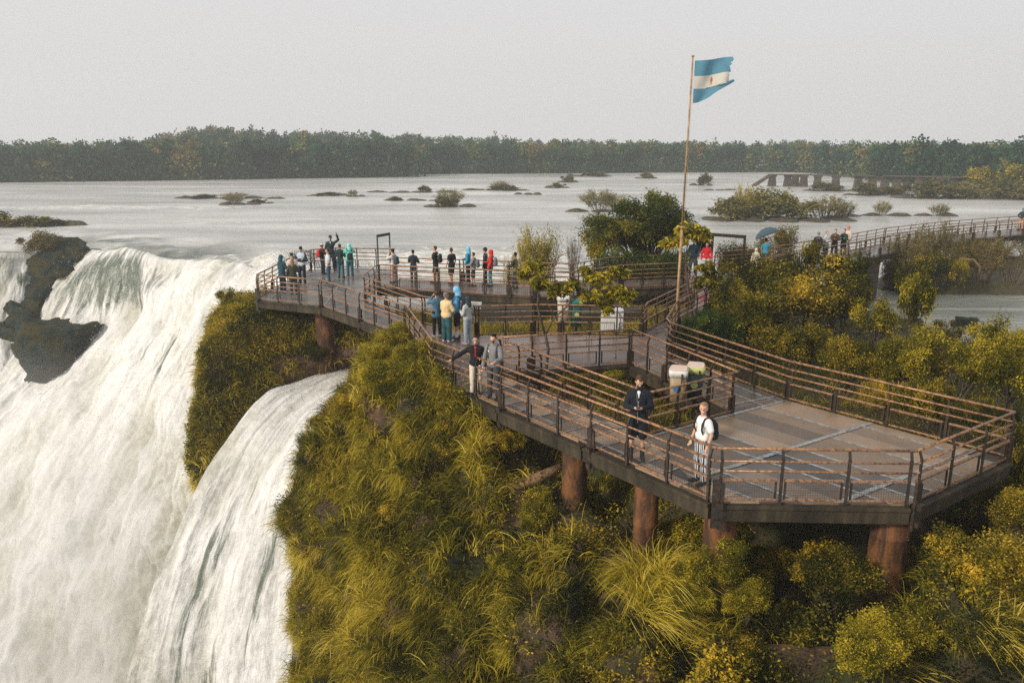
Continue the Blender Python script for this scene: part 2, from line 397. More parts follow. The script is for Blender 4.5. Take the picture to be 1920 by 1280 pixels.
# the great curtain
rowsA = [
 [lip(170), lip(230), lip(300), lip(420), lip(480), lip(540), lip(585), lip(620)],
 [(135, 492, 76.5), (225, 478, 75), (300, 490, 71), (415, 500, 66), (470, 505, 62.5), (520, 520, 54), (560, 545, 46), (590, 600, 41)],
 [(100, 540, 75), (200, 540, 73.5), (290, 545, 69.5), (390, 545, 64.5), (440, 560, 60), (475, 590, 53), (500, 640, 46), (520, 680, 41.5)],
 [(70, 600, 74), (180, 600, 72.5), (280, 598, 68), (370, 605, 63), (410, 630, 58), (440, 670, 51.5), (460, 730, 45.5), (470, 760, 42)],
 [(10, 690, 71), (130, 680, 70), (235, 672, 66), (330, 685, 61), (370, 720, 56), (405, 770, 50), (430, 830, 45), (450, 850, 42.5)],
 [(-90, 800, 68), (40, 785, 67), (170, 780, 63), (280, 790, 58.5), (335, 820, 54), (375, 870, 48.5), (410, 930, 44.5), (440, 950, 42.5)],
 [(-200, 960, 65), (-50, 940, 63.5), (90, 930, 60), (210, 935, 56), (285, 950, 52), (345, 990, 47.5), (390, 1040, 44), (430, 1050, 42)],
 [(-300, 1150, 62), (-130, 1130, 60), (20, 1120, 57), (150, 1120, 54), (235, 1130, 50), (305, 1150, 46.5), (370, 1170, 43.5), (420, 1180, 41.5)],
 [(-380, 1360, 59), (-190, 1350, 57), (-30, 1340, 54), (100, 1340, 51.5), (195, 1340, 48.5), (275, 1350, 45.5), (350, 1350, 43), (410, 1350, 41)],
 [(-420, 1650, 56), (-230, 1650, 54), (-60, 1650, 51.5), (70, 1650, 49), (160, 1650, 46.5), (250, 1650, 44.5), (330, 1650, 42.5), (400, 1650, 40.5)],
]
def gapA(u, v):
    g = np.exp(-(((u-.16)/.16)**2+((v-.20)/.13)**2))*.62 + np.exp(-(((u-.45)/.35)**2+((v-.035)/.035)**2))*.75 + np.exp(-(((u-.40)/.10)**2+((v-.43)/.07)**2))*.28
    return g*np.clip((v-.0)/.01, 0, 1)
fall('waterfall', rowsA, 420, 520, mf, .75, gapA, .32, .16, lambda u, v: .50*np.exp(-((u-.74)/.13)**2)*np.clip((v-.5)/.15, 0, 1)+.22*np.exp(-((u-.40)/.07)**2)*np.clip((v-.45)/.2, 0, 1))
rowsB = [
 [lip(-1500), lip(-900), lip(-330), lip(-160), lip(-30), lip(40), lip(100)],
 [(-1500, 500, 82), (-900, 500, 79), (-340, 500, 75.6), (-165, 500, 75.6), (-35, 500, 76.4), (35, 500, 77.4), (95, 500, 78)],
 [(-1500, 560, 81.5), (-900, 560, 78.5), (-345, 560, 75), (-175, 560, 75), (-45, 560, 76.4), (30, 556, 77.4), (85, 550, 78)],
 [(-1500, 640, 80), (-900, 640, 77), (-350, 640, 73), (-190, 640, 73), (-60, 650, 75.4), (10, 660, 76), (70, 660, 77)],
 [(-1500, 760, 78), (-900, 760, 75), (-360, 760, 70), (-210, 760, 70), (-60, 750, 70.5), (20, 750, 71), (70, 740, 72.5)],
 [(-1500, 960, 76), (-900, 960, 73), (-380, 960, 67), (-230, 960, 67), (-70, 930, 67), (30, 900, 69), (90, 860, 72)],
 [(-1500, 1700, 70), (-900, 1700, 68), (-380, 1700, 64), (-230, 1700, 64), (-70, 1500, 64), (30, 1300, 66), (90, 1100, 70)],
]
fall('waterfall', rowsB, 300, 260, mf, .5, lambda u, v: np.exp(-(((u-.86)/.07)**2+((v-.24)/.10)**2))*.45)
b = MB(); b.prism([(-260, -50), (60, -50), (60, 90), (-260, 90)], -48, -47); props(b.build('gorge_water', simple('gorge_foam', (.45, .46, .44), (.65, .65, .63), .6, 0, .2, .5, .6, .4)), kind='structure')
# the smaller fall that leaves the channel under the walkway
rowsC = [
 [(700, 668, 37), (730, 672, 35), (760, 690, 33), (790, 720, 31.5)],
 [(628, 699, 34.6), (668, 702, 33.4), (705, 720, 32.0), (740, 760, 30.2)],
 [(560, 722, 33.0), (605, 735, 32.0), (650, 765, 30.6), (690, 800, 29.3)],
 [(500, 748, 31.9), (545, 778, 31.0), (590, 815, 29.7), (640, 850, 28.6)],
 [(436, 812, 30.7), (500, 830, 30.0), (555, 862, 28.9), (610, 890, 27.9)],
 [(384, 880, 30.0), (458, 890, 29.6), (525, 915, 28.6), (590, 930, 27.6)],
 [(336, 985, 29.4), (420, 985, 29.1), (500, 1000, 28.2), (580, 1010, 27.3)],
 [(294, 1090, 28.9), (385, 1090, 28.6), (480, 1100, 27.9), (565, 1105, 27.0)],
 [(246, 1240, 28.2), (350, 1240, 28.0), (455, 1240, 27.4), (560, 1240, 26.6)],
 [(200, 1450, 27.3), (315, 1450, 27.2), (435, 1450, 26.7), (550, 1450, 26.0)],
]
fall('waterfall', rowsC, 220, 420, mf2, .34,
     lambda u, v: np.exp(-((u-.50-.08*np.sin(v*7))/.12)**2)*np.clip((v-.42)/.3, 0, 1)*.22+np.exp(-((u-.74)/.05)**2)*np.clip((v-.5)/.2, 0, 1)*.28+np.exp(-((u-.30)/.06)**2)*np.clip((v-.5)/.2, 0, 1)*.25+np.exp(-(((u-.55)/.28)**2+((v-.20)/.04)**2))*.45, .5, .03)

# ------------------------------------------------------------------ ground, banks and cliff
def rockmat(name, a, b, c, moss=None, spec=.35):
    n = NT(name); v = pos(n)
    k = n.noise(v, .9, 8, .62, .5); col = n.ramp(k, [(.3, a), (.5, b), (.68, c)])
    if moss is not None:
        col = n.mix(n.ramp(n.noise(v, .6, 5, .6), [(.45, 0), (.6, 1)]), col, moss)
    st = n.noise(n.mapping(v, (1, 1, 3)), 2.2, 8, .65)
    return n.done(n.pbsdf(col, .6, 0, spec, n.bump(st, .9, .25)))
m_cliff = rockmat('cliff_rock', (.035, .026, .018), (.085, .05, .03), (.19, .105, .06), (.035, .04, .012))
m_bank = rockmat('bank_rock', (.06, .04, .03), (.15, .085, .055), (.27, .17, .12))
m_wet = rockmat('wet_rock', (.003, .008, .007), (.010, .022, .019), (.040, .046, .034), (.040, .036, .012), .10)
m_soil = rockmat('soil', (.03, .025, .012), (.06, .05, .02), (.10, .07, .035), (.05, .055, .014))
rowsK = [ # near cliff, control points from under the walkway down to below the picture
 [(720, 640, 31), (765, 628, 29), (810, 655, 26.5), (870, 705, 25), (1000, 740, 24.5), (1200, 800, 23.5), (1450, 850, 23), (1700, 860, 23), (1950, 800, 22), (2350, 760, 22)],
 [(690, 700, 29.5), (760, 662, 25.8), (818, 690, 23.4), (870, 745, 21.9), (1000, 815, 22.0), (1200, 900, 20.0), (1450, 950, 19.3), (1700, 945, 19.2), (1950, 850, 19), (2350, 800, 19)],
 [(658, 770, 28.5), (673, 755, 24.6), (748, 745, 22.3), (865, 800, 20.8), (1000, 885, 20.6), (1200, 985, 18.0), (1450, 1035, 17.2), (1700, 1045, 16.4), (1950, 950, 16.5), (2350, 880, 16.8)],
 [(625, 850, 27.5), (605, 848, 23.2), (710, 850, 21.0), (850, 880, 19.6), (1000, 965, 18.6), (1200, 1035, 16.0), (1450, 1120, 14.8), (1700, 1125, 14.2), (1950, 1040, 14.5), (2350, 960, 15)],
 [(600, 960, 27), (578, 950, 22.2), (678, 960, 20.2), (830, 970, 18.6), (1000, 1060, 16.9), (1200, 1110, 14.4), (1450, 1180, 13.5), (1700, 1190, 13.0), (1950, 1120, 13.2), (2350, 1050, 13.5)],
 [(605, 1100, 26.5), (593, 1080, 21.2), (685, 1100, 19.0), (830, 1100, 17.1), (990, 1160, 15.7), (1200, 1210, 13.2), (1450, 1270, 12.3), (1700, 1290, 11.8), (1950, 1230, 12), (2350, 1150, 12.4)],
 [(615, 1280, 26), (607, 1260, 20.0), (692, 1280, 17.6), (840, 1260, 15.8), (985, 1290, 14.7), (1200, 1340, 12.1), (1450, 1390, 11.2), (1700, 1410, 10.8), (1950, 1360, 11), (2350, 1280, 11.4)],
 [(625, 1600, 25), (615, 1600, 18.0), (710, 1600, 15.6), (850, 1600, 13.8), (985, 1600, 12.7), (1200, 1600, 10.6), (1450, 1600, 10), (1700, 1600, 9.6), (1950, 1600, 9.6), (2350, 1600, 10)],
]
SK, NK = patch(rowsK, 420, 300, .5, .6, 5)
if NK[..., 2].mean() < 0: NK = -NK
_t = np.clip(np.arange(300)/40-.6, 0, 1)[:, None]; _q = SK[..., 2]*.62+fbm(SK*.3+11, 3)*1.6; _q = _q-np.floor(_q)
SK = SK+NK*((.30-np.abs(fbm(SK*.42+40, 3))*1.9)*1.1*_t+(_q**2.2-.35)*.75*_t)[..., None]; NK = grid_normals(SK)
if NK[..., 2].mean() < 0: NK = -NK
props(link('cliff', npmesh('cliff', SK.reshape(-1, 3), grid_faces(*SK.shape[:2]), True), m_cliff), kind='structure')
rowsL = [ # bank below the left viewing platform
 [(440, 560, 41), (440, 575, 39.5), (500, 560, 39), (600, 560, 38), (700, 590, 36.5), (800, 600, 35)],
 [(425, 600, 38.5), (418, 598, 35.6), (500, 600, 35.5), (600, 612, 35.3), (700, 632, 34.5), (800, 650, 33)],
 [(412, 645, 37), (398, 645, 34.0), (480, 640, 34.2), (580, 652, 34.2), (680, 662, 34.0), (780, 690, 32.5)],
 [(405, 720, 36), (390, 715, 32.6), (465, 715, 32.8), (545, 690, 33.5), (620, 690, 34.2), (700, 700, 34.5)],
 [(395, 795, 35), (378, 790, 31.5), (425, 790, 31.7), (480, 762, 32.4), (545, 722, 33.6), (640, 712, 34.8)],
 [(388, 845, 34.5), (376, 843, 30.9), (392, 845, 31.0), (425, 825, 31.4), (500, 775, 32.4), (600, 740, 34)],
 [(382, 875, 34.8), (376, 872, 31.2), (384, 872, 31.3), (398, 865, 31.5), (450, 850, 33), (560, 800, 34.5)],
 [(400, 960, 37), (405, 950, 34.5), (415, 950, 34.5), (430, 940, 34.5), (470, 930, 35), (560, 880, 36)],
]
SL, NL = patch(rowsL, 240, 220, .35, .7, 5)
if NL[..., 2].mean() < 0: NL = -NL
props(link('riverbank', npmesh('riverbank', SL.reshape(-1, 3), grid_faces(*SL.shape[:2]), True), m_bank), kind='structure')

def sdist(X, Y, poly):
    """signed distance to a polygon, positive inside"""
    d = np.full(X.shape, 1e9); ins = np.zeros(X.shape, bool); n = len(poly)
    for i in range(n):
        x0, y0 = poly[i]; x1, y1 = poly[(i+1) % n]; ex, ey = x1-x0, y1-y0
        t = np.clip(((X-x0)*ex+(Y-y0)*ey)/(ex*ex+ey*ey), 0, 1); d = np.minimum(d, np.hypot(X-x0-t*ex, Y-y0-t*ey))
        c = ((y0 > Y) != (y1 > Y)) & (X < (x1-x0)*(Y-y0)/((y1-y0) if y1 != y0 else 1e-9)+x0); ins ^= c
    return np.where(ins, d, -d)
LAND = [(-6.5, 30.5), (-7.5, 38), (-3, 38.8), (0, 40.5), (1, 46), (12, 47.5), (17, 45), (19, 38), (19.5, 33), (26, 31.5), (60, 30), (60, 17), (12, 17.2), (8, 16), (5.2, 16.2), (-2.0, 25.0)]
LAND2 = [(24, 51), (27, 49.5), (34, 49), (46, 48.5), (75, 50), (75, 74), (50, 68), (38, 63), (29, 58), (24.5, 54)]
def land_z(X, Y):
    d1 = sdist(X, Y, LAND); d2 = sdist(X, Y, LAND2)
    P = np.stack([X*.5, Y*.5, X*0], -1)
    f = lambda d, top: -3.4+(top+3.4)*np.clip((d+.4)/1.8, 0, 1)**.6
    top1 = np.where(Y > 30, -1.25, -.95)
    z = np.maximum(f(d1, top1), f(d2, -1.9)); z = z+.35*np.clip(sdist(X, Y, [(-.3, 22.6), (3.2, 17.9), (5.5, 19.4), (3.6, 23.8)])/.5, 0, 1); return z+fbm(P, 4)*.22*(np.clip((z+3.4)/1, 0, 1))
gx = np.linspace(-12, 76, 560); gy = np.linspace(14, 76, 400); GX, GY = np.meshgrid(gx, gy); GZ = land_z(GX, GY)
SG = np.stack([GX, GY, GZ], -1); NG = grid_normals(SG)
keepf = grid_faces(*SG.shape[:2]); keepf = keepf[(GZ.ravel()[keepf] > -3.35).any(1)]
props(link('ground', npmesh('ground', SG.reshape(-1, 3), keepf, True), m_soil), kind='structure')

# ------------------------------------------------------------------ rocks in the falls
def rock(name, blobs, label, amp=.5, fr=.5, mat=None, parent=None, sub=4, cat='rock', group=None, blocky=.6, fine=34):
    """overlapping ellipsoids merged by remesh, then roughened along layers"""
    bm = bmesh.new()
    for (c, r) in blobs:
        M = Matrix.Translation(Vector(c)) @ Matrix.Diagonal((*r, 1))
        bmesh.ops.create_cube(bm, size=1.6, matrix=M) if blocky > .5 else bmesh.ops.create_icosphere(bm, subdivisions=3, radius=1, matrix=M)
    me = bpy.data.meshes.new(name); bm.to_mesh(me); bm.free()
    o = link(name, me); md = o.modifiers.new('r', 'REMESH'); md.mode = 'VOXEL'
    md.voxel_size = max(max(r) for c, r in blobs)/fine
    dg = bpy.context.evaluated_depsgraph_get(); m2 = bpy.data.meshes.new_from_object(o.evaluated_get(dg))
    o.modifiers.clear(); o.data = m2; bpy.data.meshes.remove(me); m2.name = name
    n = len(m2.vertices); V = np.empty(n*3); m2.vertices.foreach_get('co', V); V = V.reshape(-1, 3)
    N = np.empty(n*3); m2.vertices.foreach_get('normal', N); N = N.reshape(-1, 3)
    q = V*fr; d = fbm(q, 5)*amp+np.round(fbm(q*1.3+7, 2)*4)/4*amp*.5
    V = V+N*d[:, None]; m2.vertices.foreach_set('co', V.ravel()); m2.polygons.foreach_set('use_smooth', np.ones(len(m2.polygons), bool)); m2.update()
    m2.materials.append(mat or m_wet)
    props(o, label, cat, group); return o
def blob(px, py, Y, rx, ry, rz): return (tuple(W(px, py, Y)), (rx, ry, rz))
def ledge(label, rows, amp=1.0):
    S, N = patch(rows, 130, 150, 0)
    if N[..., 1].mean() > 0: N = -N
    st = vnoise(np.stack([S[..., 0]*.12, S[..., 1]*.12, np.round(S[..., 2]*1.1)], -1))*.8
    S = S+N*(fbm(S*.45, 3)*amp*.8+st*amp*1.5+np.abs(fbm(S*1.2+9, 4))*amp*.5)[..., None]
    o = link('rock', npmesh('rock', S.reshape(-1, 3), grid_faces(150, 130)), m_wet); props(o, label, 'rock')
ledge('tall dark wet rock ridge between the far left fall and the great curtain', [
 [(40, 470, 80), (62, 458, 79.5), (100, 447, 79), (150, 446, 79), (200, 462, 79), (215, 482, 79)],
 [(50, 480, 78.5), (66, 476, 77), (98, 466, 76.6), (148, 464, 76.5), (182, 476, 76.8), (196, 488, 77.8)],
 [(47, 510, 77.5), (66, 510, 75.8), (92, 508, 75.2), (120, 504, 75.4), (138, 504, 76), (140, 512, 77.4)],
 [(42, 548, 76.8), (52, 548, 74.9), (72, 550, 74.2), (90, 552, 74.4), (104, 552, 75.2), (104, 565, 76.8)],
 [(18, 585, 76.2), (28, 590, 74), (50, 592, 73.2), (68, 590, 73.6), (86, 590, 74.2), (92, 602, 76)],
 [(-15, 622, 75.5), (-4, 632, 73.2), (22, 640, 72.5), (42, 640, 72.9), (62, 636, 73.4), (82, 635, 75)]], .7)
ledge('square dark boulder standing in the middle of the great curtain', [
 [(26, 600, 74), (50, 592, 73), (90, 592, 73), (130, 592, 73), (175, 597, 73), (205, 604, 74)],
 [(24, 612, 71.5), (44, 606, 69.4), (85, 602, 68.8), (130, 602, 68.8), (168, 606, 69.3), (194, 610, 71)],
 [(26, 645, 71), (42, 645, 68.6), (80, 645, 67.9), (125, 640, 68.0), (156, 636, 68.9), (180, 632, 70.8)],
 [(40, 680, 70.6), (52, 682, 68.4), (78, 680, 67.7), (112, 670, 67.9), (140, 662, 68.8), (168, 655, 70.6)],
 [(55, 715, 70.5), (62, 722, 69), (80, 716, 68.4), (108, 702, 68.6), (132, 692, 69.3), (160, 678, 70.6)]], .6)
rock('rock', [(tuple(W(1812, 605, 36.5)), (.42, .4, .28)), (tuple(W(1797, 608, 36.8)), (.28, .3, .16))], 'small dark rock in the calm pool at the right', .2, 1.2)
rock('rock', [(tuple(W(1705, 606, 37.5)), (.6, .5, .25)), (tuple(W(1692, 612, 37)), (.3, .3, .2))], 'low flat rock in the pool left of the other one', .15, 1.2)
for k, (a, lb) in enumerate([((985, 960, 18.9, .40, .4, .55), 'pale brown boulder under the fallen log'), ((925, 985, 18.3, .35, .35, .35), 'pinkish boulder left of the first pier'), ((865, 795, 21.2, .7, .5, .4), 'dark boulder below the walkway girder')]):
    a2 = (a[0]+14, a[1]+16, a[2]-.1, a[3]*.7, a[4]*.8, a[5]*.7); rock('boulder', [blob(*a), blob(*a2)], lb, .30, 1.7, m_bank, cat='boulder', blocky=.6)
# ------------------------------------------------------------------ far shore and forest
f_forest = foliage('forest_leaves', [(0.0, (.006, .034, .022)), (.35, (.022, .082, .040)), (.6, (.075, .13, .036)), (.8, (.18, .15, .04)), (1.0, (.28, .16, .07))], .15, .7, .02, .35, .1)
SKY = [(-600, 275), (0, 272), (100, 266), (200, 262), (300, 247), (400, 232), (500, 238), (640, 240), (760, 246), (900, 252), (1000, 257), (1200, 262), (1500, 266), (1700, 266), (1920, 268), (2500, 270)]
SHORE = [(-600, 188), (0, 190), (400, 205), (780, 222), (790, 240), (1300, 255), (1500, 255), (1600, 215), (1700, 185), (1920, 165), (2500, 150)]
def shoreY(px): return np.interp(px, *zip(*SHORE))
def skyz(px, Y):
    y = np.interp(px, *zip(*SKY)); return CZ+Y*(SP*-1+(-(y-640)/FPX)*CP)/(CP+(-(y-640)/FPX)*SP)
DEP = 150; TH = 9.5
def hill_z(px, Y):
    s = shoreY(px); t = np.clip((Y-s)/DEP, 0, 1.3); top = np.maximum(skyz(px, s+DEP)-TH, -2.4)
    return -2.3+(top+2.3)*np.minimum(t, 1)**.8
def hills():
    pxs = np.linspace(-1800, 3200, 200); t = np.linspace(-.02, 3.0, 60)[:, None]; s = shoreY(pxs)[None]; Y = s+t*DEP
    Z = hill_z(pxs[None]+0*t, Y)-np.where(t < 0, 1.5, 0); X = (pxs[None]-960)/FPX*(Y*CP+9*SP)
    S = np.stack([X, Y, Z+fbm(np.stack([X*.05, Y*.05, X*0], -1))*1.0], -1)
    me = npmesh('hills', S.reshape(-1, 3), grid_faces(60, 200), True)
    props(link('hills', me, simple('hill_soil', (.03, .035, .015), (.05, .045, .02), .9, scale=.1, bump=0, world=True)), kind='structure')
hills()
def crown_pts(c, r, n, rng, lobes=7):
    """points through an uneven crown made of lobes"""
    L = unit(rng.normal(size=(lobes, 3)))*rng.uniform(.25, .75, (lobes, 1)); L[:, 2] = np.abs(L[:, 2])*.9-.15
    lr = rng.uniform(.3, .52, lobes); k = rng.integers(0, lobes, n)
    p = L[k]+in_ball(n, rng, .5)*lr[k][:, None]; return p*np.array(r)+np.array(c), k
def forest():
    rng = np.random.default_rng(11); parts = []
    T = []
    for i in range(1900):
        px = rng.uniform(-1100, 2700); u = rng.random()**1.35; s = shoreY(px); Y = s+1.5+u*DEP
        T.append((px, Y, u))
    for px in np.arange(-1100, 2700, 14): T.append((px+rng.uniform(-6, 6), shoreY(px)+rng.uniform(.5, 3), 0))
    for px in np.arange(-1100, 2700, 13): T.append((px+rng.uniform(-6, 6), shoreY(px)+rng.uniform(.85, 1.02)*DEP, 1))
    for px, Y, u in T:
        z = float(hill_z(px, Y)); x = (px-960)/FPX*(Y*CP+9*SP); h = TH*rng.uniform(.62, 1.12); r = rng.uniform(2.0, 4.4)
        if u == 1 and rng.random() < .07: h *= 1.2; r *= .75
        n = int(330 if u < .1 else (170 if u < .8 else 190)); P, k = crown_pts((x, Y, z+h*.62), (r, r, h*.42), n, rng, 6)
        kk = rng.choice([0, 1, 2], p=[.5, .33, .17]); base = (.14, .42, .72)[kk]+rng.uniform(-.09, .09)
        t = np.clip(base+rng.uniform(-.10, .10, 6)[k]+rng.normal(0, .03, n), 0, 1)
        parts.append(leaves(P, .75 if u < .5 else .85, rng, .8, tint=t))
        if u < .1:                                  # skirt of growth down to the water
            n2 = 110; P = np.stack([x+rng.normal(0, r*.8, n2), Y-1+rng.normal(0, 1.0, n2), z+rng.uniform(-.5, h*.5, n2)], 1); parts.append(leaves(P, .8, rng, .8, tint=np.clip(base-.1+rng.normal(0, .08, n2), 0, 1)))
    V, F, t = join(parts)
    props(link('forest', npmesh('forest', V, F, tint=t), f_forest), 'dense subtropical forest covering the far shore and its hills', 'forest', kind='stuff')
forest()
# ------------------------------------------------------------------ walkways and railings
m_rail = simple('worn_brown_paint', (.36, .19, .09), (.12, .065, .038), .42, .25, 14, .25, 90, .004, .5, lo=.42, hi=.62)
m_post = simple('dark_post_paint', (.026, .020, .015), (.10, .05, .028), .5, .2, 10, .3, 80, .004, lo=.5, hi=.75)
m_mesh = simple('wire', (.05, .045, .04), (.10, .06, .04), .5, .5, 20, 0)
def beammat():
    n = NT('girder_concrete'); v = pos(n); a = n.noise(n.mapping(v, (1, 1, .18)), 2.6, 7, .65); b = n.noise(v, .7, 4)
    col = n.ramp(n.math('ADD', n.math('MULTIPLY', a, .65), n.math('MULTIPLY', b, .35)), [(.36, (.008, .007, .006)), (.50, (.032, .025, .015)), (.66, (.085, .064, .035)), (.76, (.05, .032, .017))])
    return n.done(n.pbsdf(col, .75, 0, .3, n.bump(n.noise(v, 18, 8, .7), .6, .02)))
m_beam = beammat()
def deckmat(name, lo, hi, rough=(.25, .6), grate=True):
    n = NT(name); v = pos(n); a = n.n('ShaderNodeAttribute', attribute_name='tint').outputs['Fac']
    k = n.noise(v, 1.1, 6, .6)
    col = n.mix(n.math('ADD', a, n.math('MULTIPLY', n.math('SUBTRACT', k, .5), .8), True), lo, hi)
    wet = n.ramp(n.noise(v, .55, 5, .6), [(.42, 0), (.62, 1)])
    r = n.math('ADD', n.math('MULTIPLY', wet, rough[1]-rough[0]), rough[0])
    if grate:
        w = n.n('ShaderNodeTexVoronoi'); w.inputs['Scale'].default_value = 34; n.l(v, w.inputs['Vector']); hh = w.outputs['Distance']
        col = n.mix(n.ramp(hh, [(.12, .55), (.4, 0)]), col, tuple(x*.35 for x in lo))
    else: hh = k
    return n.done(n.pbsdf(col, r, 0, .5, n.bump(hh, .35, .006)))
m_deck = deckmat('deck_plates', (.026, .020, .016), (.36, .25, .165))
m_wet = m_wet
m_hub = deckmat('wet_deck', (.06, .04, .034), (.22, .15, .12), (.10, .45), False)
m_plank = deckmat('grey_deck_boards', (.07, .068, .066), (.24, .225, .21), (.2, .55), False)
m_strip = simple('steel_strip', (.40, .42, .42), (.13, .14, .14), .38, .5, 9, .3, 60, .003, lo=.4, hi=.68)

def vec2(p): return Vector((p[0], p[1]))
def inset_clip(poly, cell):
    """clip polygon (any) by a convex ccw cell"""
    out = list(poly)
    for i in range(len(cell)):
        a, b = cell[i], cell[(i+1) % len(cell)]; inp = out; out = []
        if not inp: return []
        side = lambda p: (b[0]-a[0])*(p[1]-a[1])-(b[1]-a[1])*(p[0]-a[0])
        for j in range(len(inp)):
            p, q = inp[j-1], inp[j]; sp, sq = side(p), side(q)
            if (sp >= 0) != (sq >= 0):
                t = sp/(sp-sq); out.append((p[0]+(q[0]-p[0])*t, p[1]+(q[1]-p[1])*t))
            if sq >= 0: out.append(q)
    return out
def area(poly): return abs(sum(poly[i-1][0]*poly[i][1]-poly[i][0]*poly[i-1][1] for i in range(len(poly))))/2
def deck(label, poly, ang, pitch, cross, mat, group='walkway decks', strip=.07, cstrip=.13, contrast=1.0, base=.45, girders=None, cross_ang=None, seed=1, gap=.0, z=0.0):
    """deck section: plates cut to the outline, steel strips over the joints, concrete girders at the edges"""
    rng = np.random.default_rng(seed)
    root = empty('walkway_deck', (sum(p[0] for p in poly)/len(poly), sum(p[1] for p in poly)/len(poly), 0), label=label, cat='walkway', group=group)
    ox, oy = root.location.x, root.location.y; P = [(p[0]-ox, p[1]-oy) for p in poly]
    if sum(P[i-1][0]*P[i][1]-P[i][0]*P[i-1][1] for i in range(len(P))) < 0: P = P[::-1]
    Z = lambda x, y: (z(x+ox, y+oy) if callable(z) else z)
    a = rad(ang); d = (math.cos(a), math.sin(a)); e = (-d[1], d[0]); ca = rad(cross_ang) if cross_ang is not None else a+math.pi/2
    ce = (math.cos(ca), math.sin(ca))
    us = [p[0]*d[0]+p[1]*d[1] for p in P]; vs = [p[0]*e[0]+p[1]*e[1] for p in P]
    nu0, nu1 = math.floor(min(us)/cross)-3, math.ceil(max(us)/cross)+3; nv0, nv1 = math.floor(min(vs)/pitch), math.ceil(max(vs)/pitch)
    sk = ce[0]*d[0]+ce[1]*d[1]; sk = sk/max(abs(ce[0]*e[0]+ce[1]*e[1]), .2)*(1 if ce[0]*e[0]+ce[1]*e[1] > 0 else -1)
    pt = lambda u, v: (d[0]*(u+sk*v)+e[0]*v, d[1]*(u+sk*v)+e[1]*v)
    V = []; F = []; T = []
    for i in range(nu0, nu1):
        for j in range(nv0, nv1):
            g = gap/2
            c = [pt(i*cross, j*pitch+g), pt((i+1)*cross, j*pitch+g), pt((i+1)*cross, (j+1)*pitch-g), pt(i*cross, (j+1)*pitch-g)]
            q = inset_clip(P, c)
            if len(q) < 3 or area(q) < .003: continue
            n = len(V); t = base+contrast*rng.choice([-.55, -.18, .05, .28, .45], p=[.12, .2, .28, .25, .15])
            V += [(x, y, Z(x, y)) for x, y in q]+[(x, y, Z(x, y)-.05) for x, y in q]; m = len(q)
            F.append(tuple(range(n, n+m))); F += [(n+k, n+m+k, n+m+(k+1) % m, n+(k+1) % m) for k in range(m)]; T += [t]*(2*m)
    me = bpy.data.meshes.new('deck_plates'); me.from_pydata(V, [], F); at = me.attributes.new('tint', 'FLOAT', 'POINT'); at.data.foreach_set('value', T)
    link('deck_plates', me, mat, root)
    b = MB()
    def strips(c):
        q = inset_clip(P, c)
        if len(q) >= 3 and area(q) > .002:
            n = len(q); VV = [(x, y, Z(x, y)+.002) for x, y in q]+[(x, y, Z(x, y)+.010) for x, y in q]
            b.add(VV, [tuple(range(n, 2*n))]+[(k, (k+1) % n, n+(k+1) % n, n+k) for k in range(n)])
    if strip:
        for j in range(nv0, nv1+1):
            for i in range(nu0, nu1):
                if rng.random() < .12: continue
                off = rng.uniform(-.01, .01)
                strips([pt(i*cross, j*pitch-strip/2+off), pt((i+1)*cross-.02, j*pitch-strip/2+off), pt((i+1)*cross-.02, j*pitch+strip/2+off), pt(i*cross, j*pitch+strip/2+off)])
        b.build('steel_strips', m_strip, root)
    if cstrip:
        for i in range(nu0, nu1+1):
            b = MB()
            c = [pt(i*cross-cstrip/2, vv) for vv in (nv0*pitch,)]+[pt(i*cross+cstrip/2, nv0*pitch), pt(i*cross+cstrip/2, nv1*pitch), pt(i*cross-cstrip/2, nv1*pitch)]
            q = inset_clip(P, c)
            if len(q) >= 3 and area(q) > .002:
                n = len(q); VV = [(x, y, Z(x, y)+.006) for x, y in q]+[(x, y, Z(x, y)+.016) for x, y in q]
                b.add(VV, [tuple(range(n, 2*n))]+[(k, (k+1) % n, n+(k+1) % n, n+k) for k in range(n)])
                b.build('cross_strip', m_strip, root)
    for p, q in (girders or []):
        g = MB(); pv = Vector((p[0]-ox, p[1]-oy, Z(p[0]-ox, p[1]-oy))); qv = Vector((q[0]-ox, q[1]-oy, Z(q[0]-ox, q[1]-oy))); dd = (qv-pv).normalized(); nn = Vector((-dd.y, dd.x, 0))
        pv += dd*.03; qv -= dd*.03
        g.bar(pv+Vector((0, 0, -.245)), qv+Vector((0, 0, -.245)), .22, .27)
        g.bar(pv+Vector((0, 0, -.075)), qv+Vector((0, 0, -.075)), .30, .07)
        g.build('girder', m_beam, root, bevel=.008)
    return root

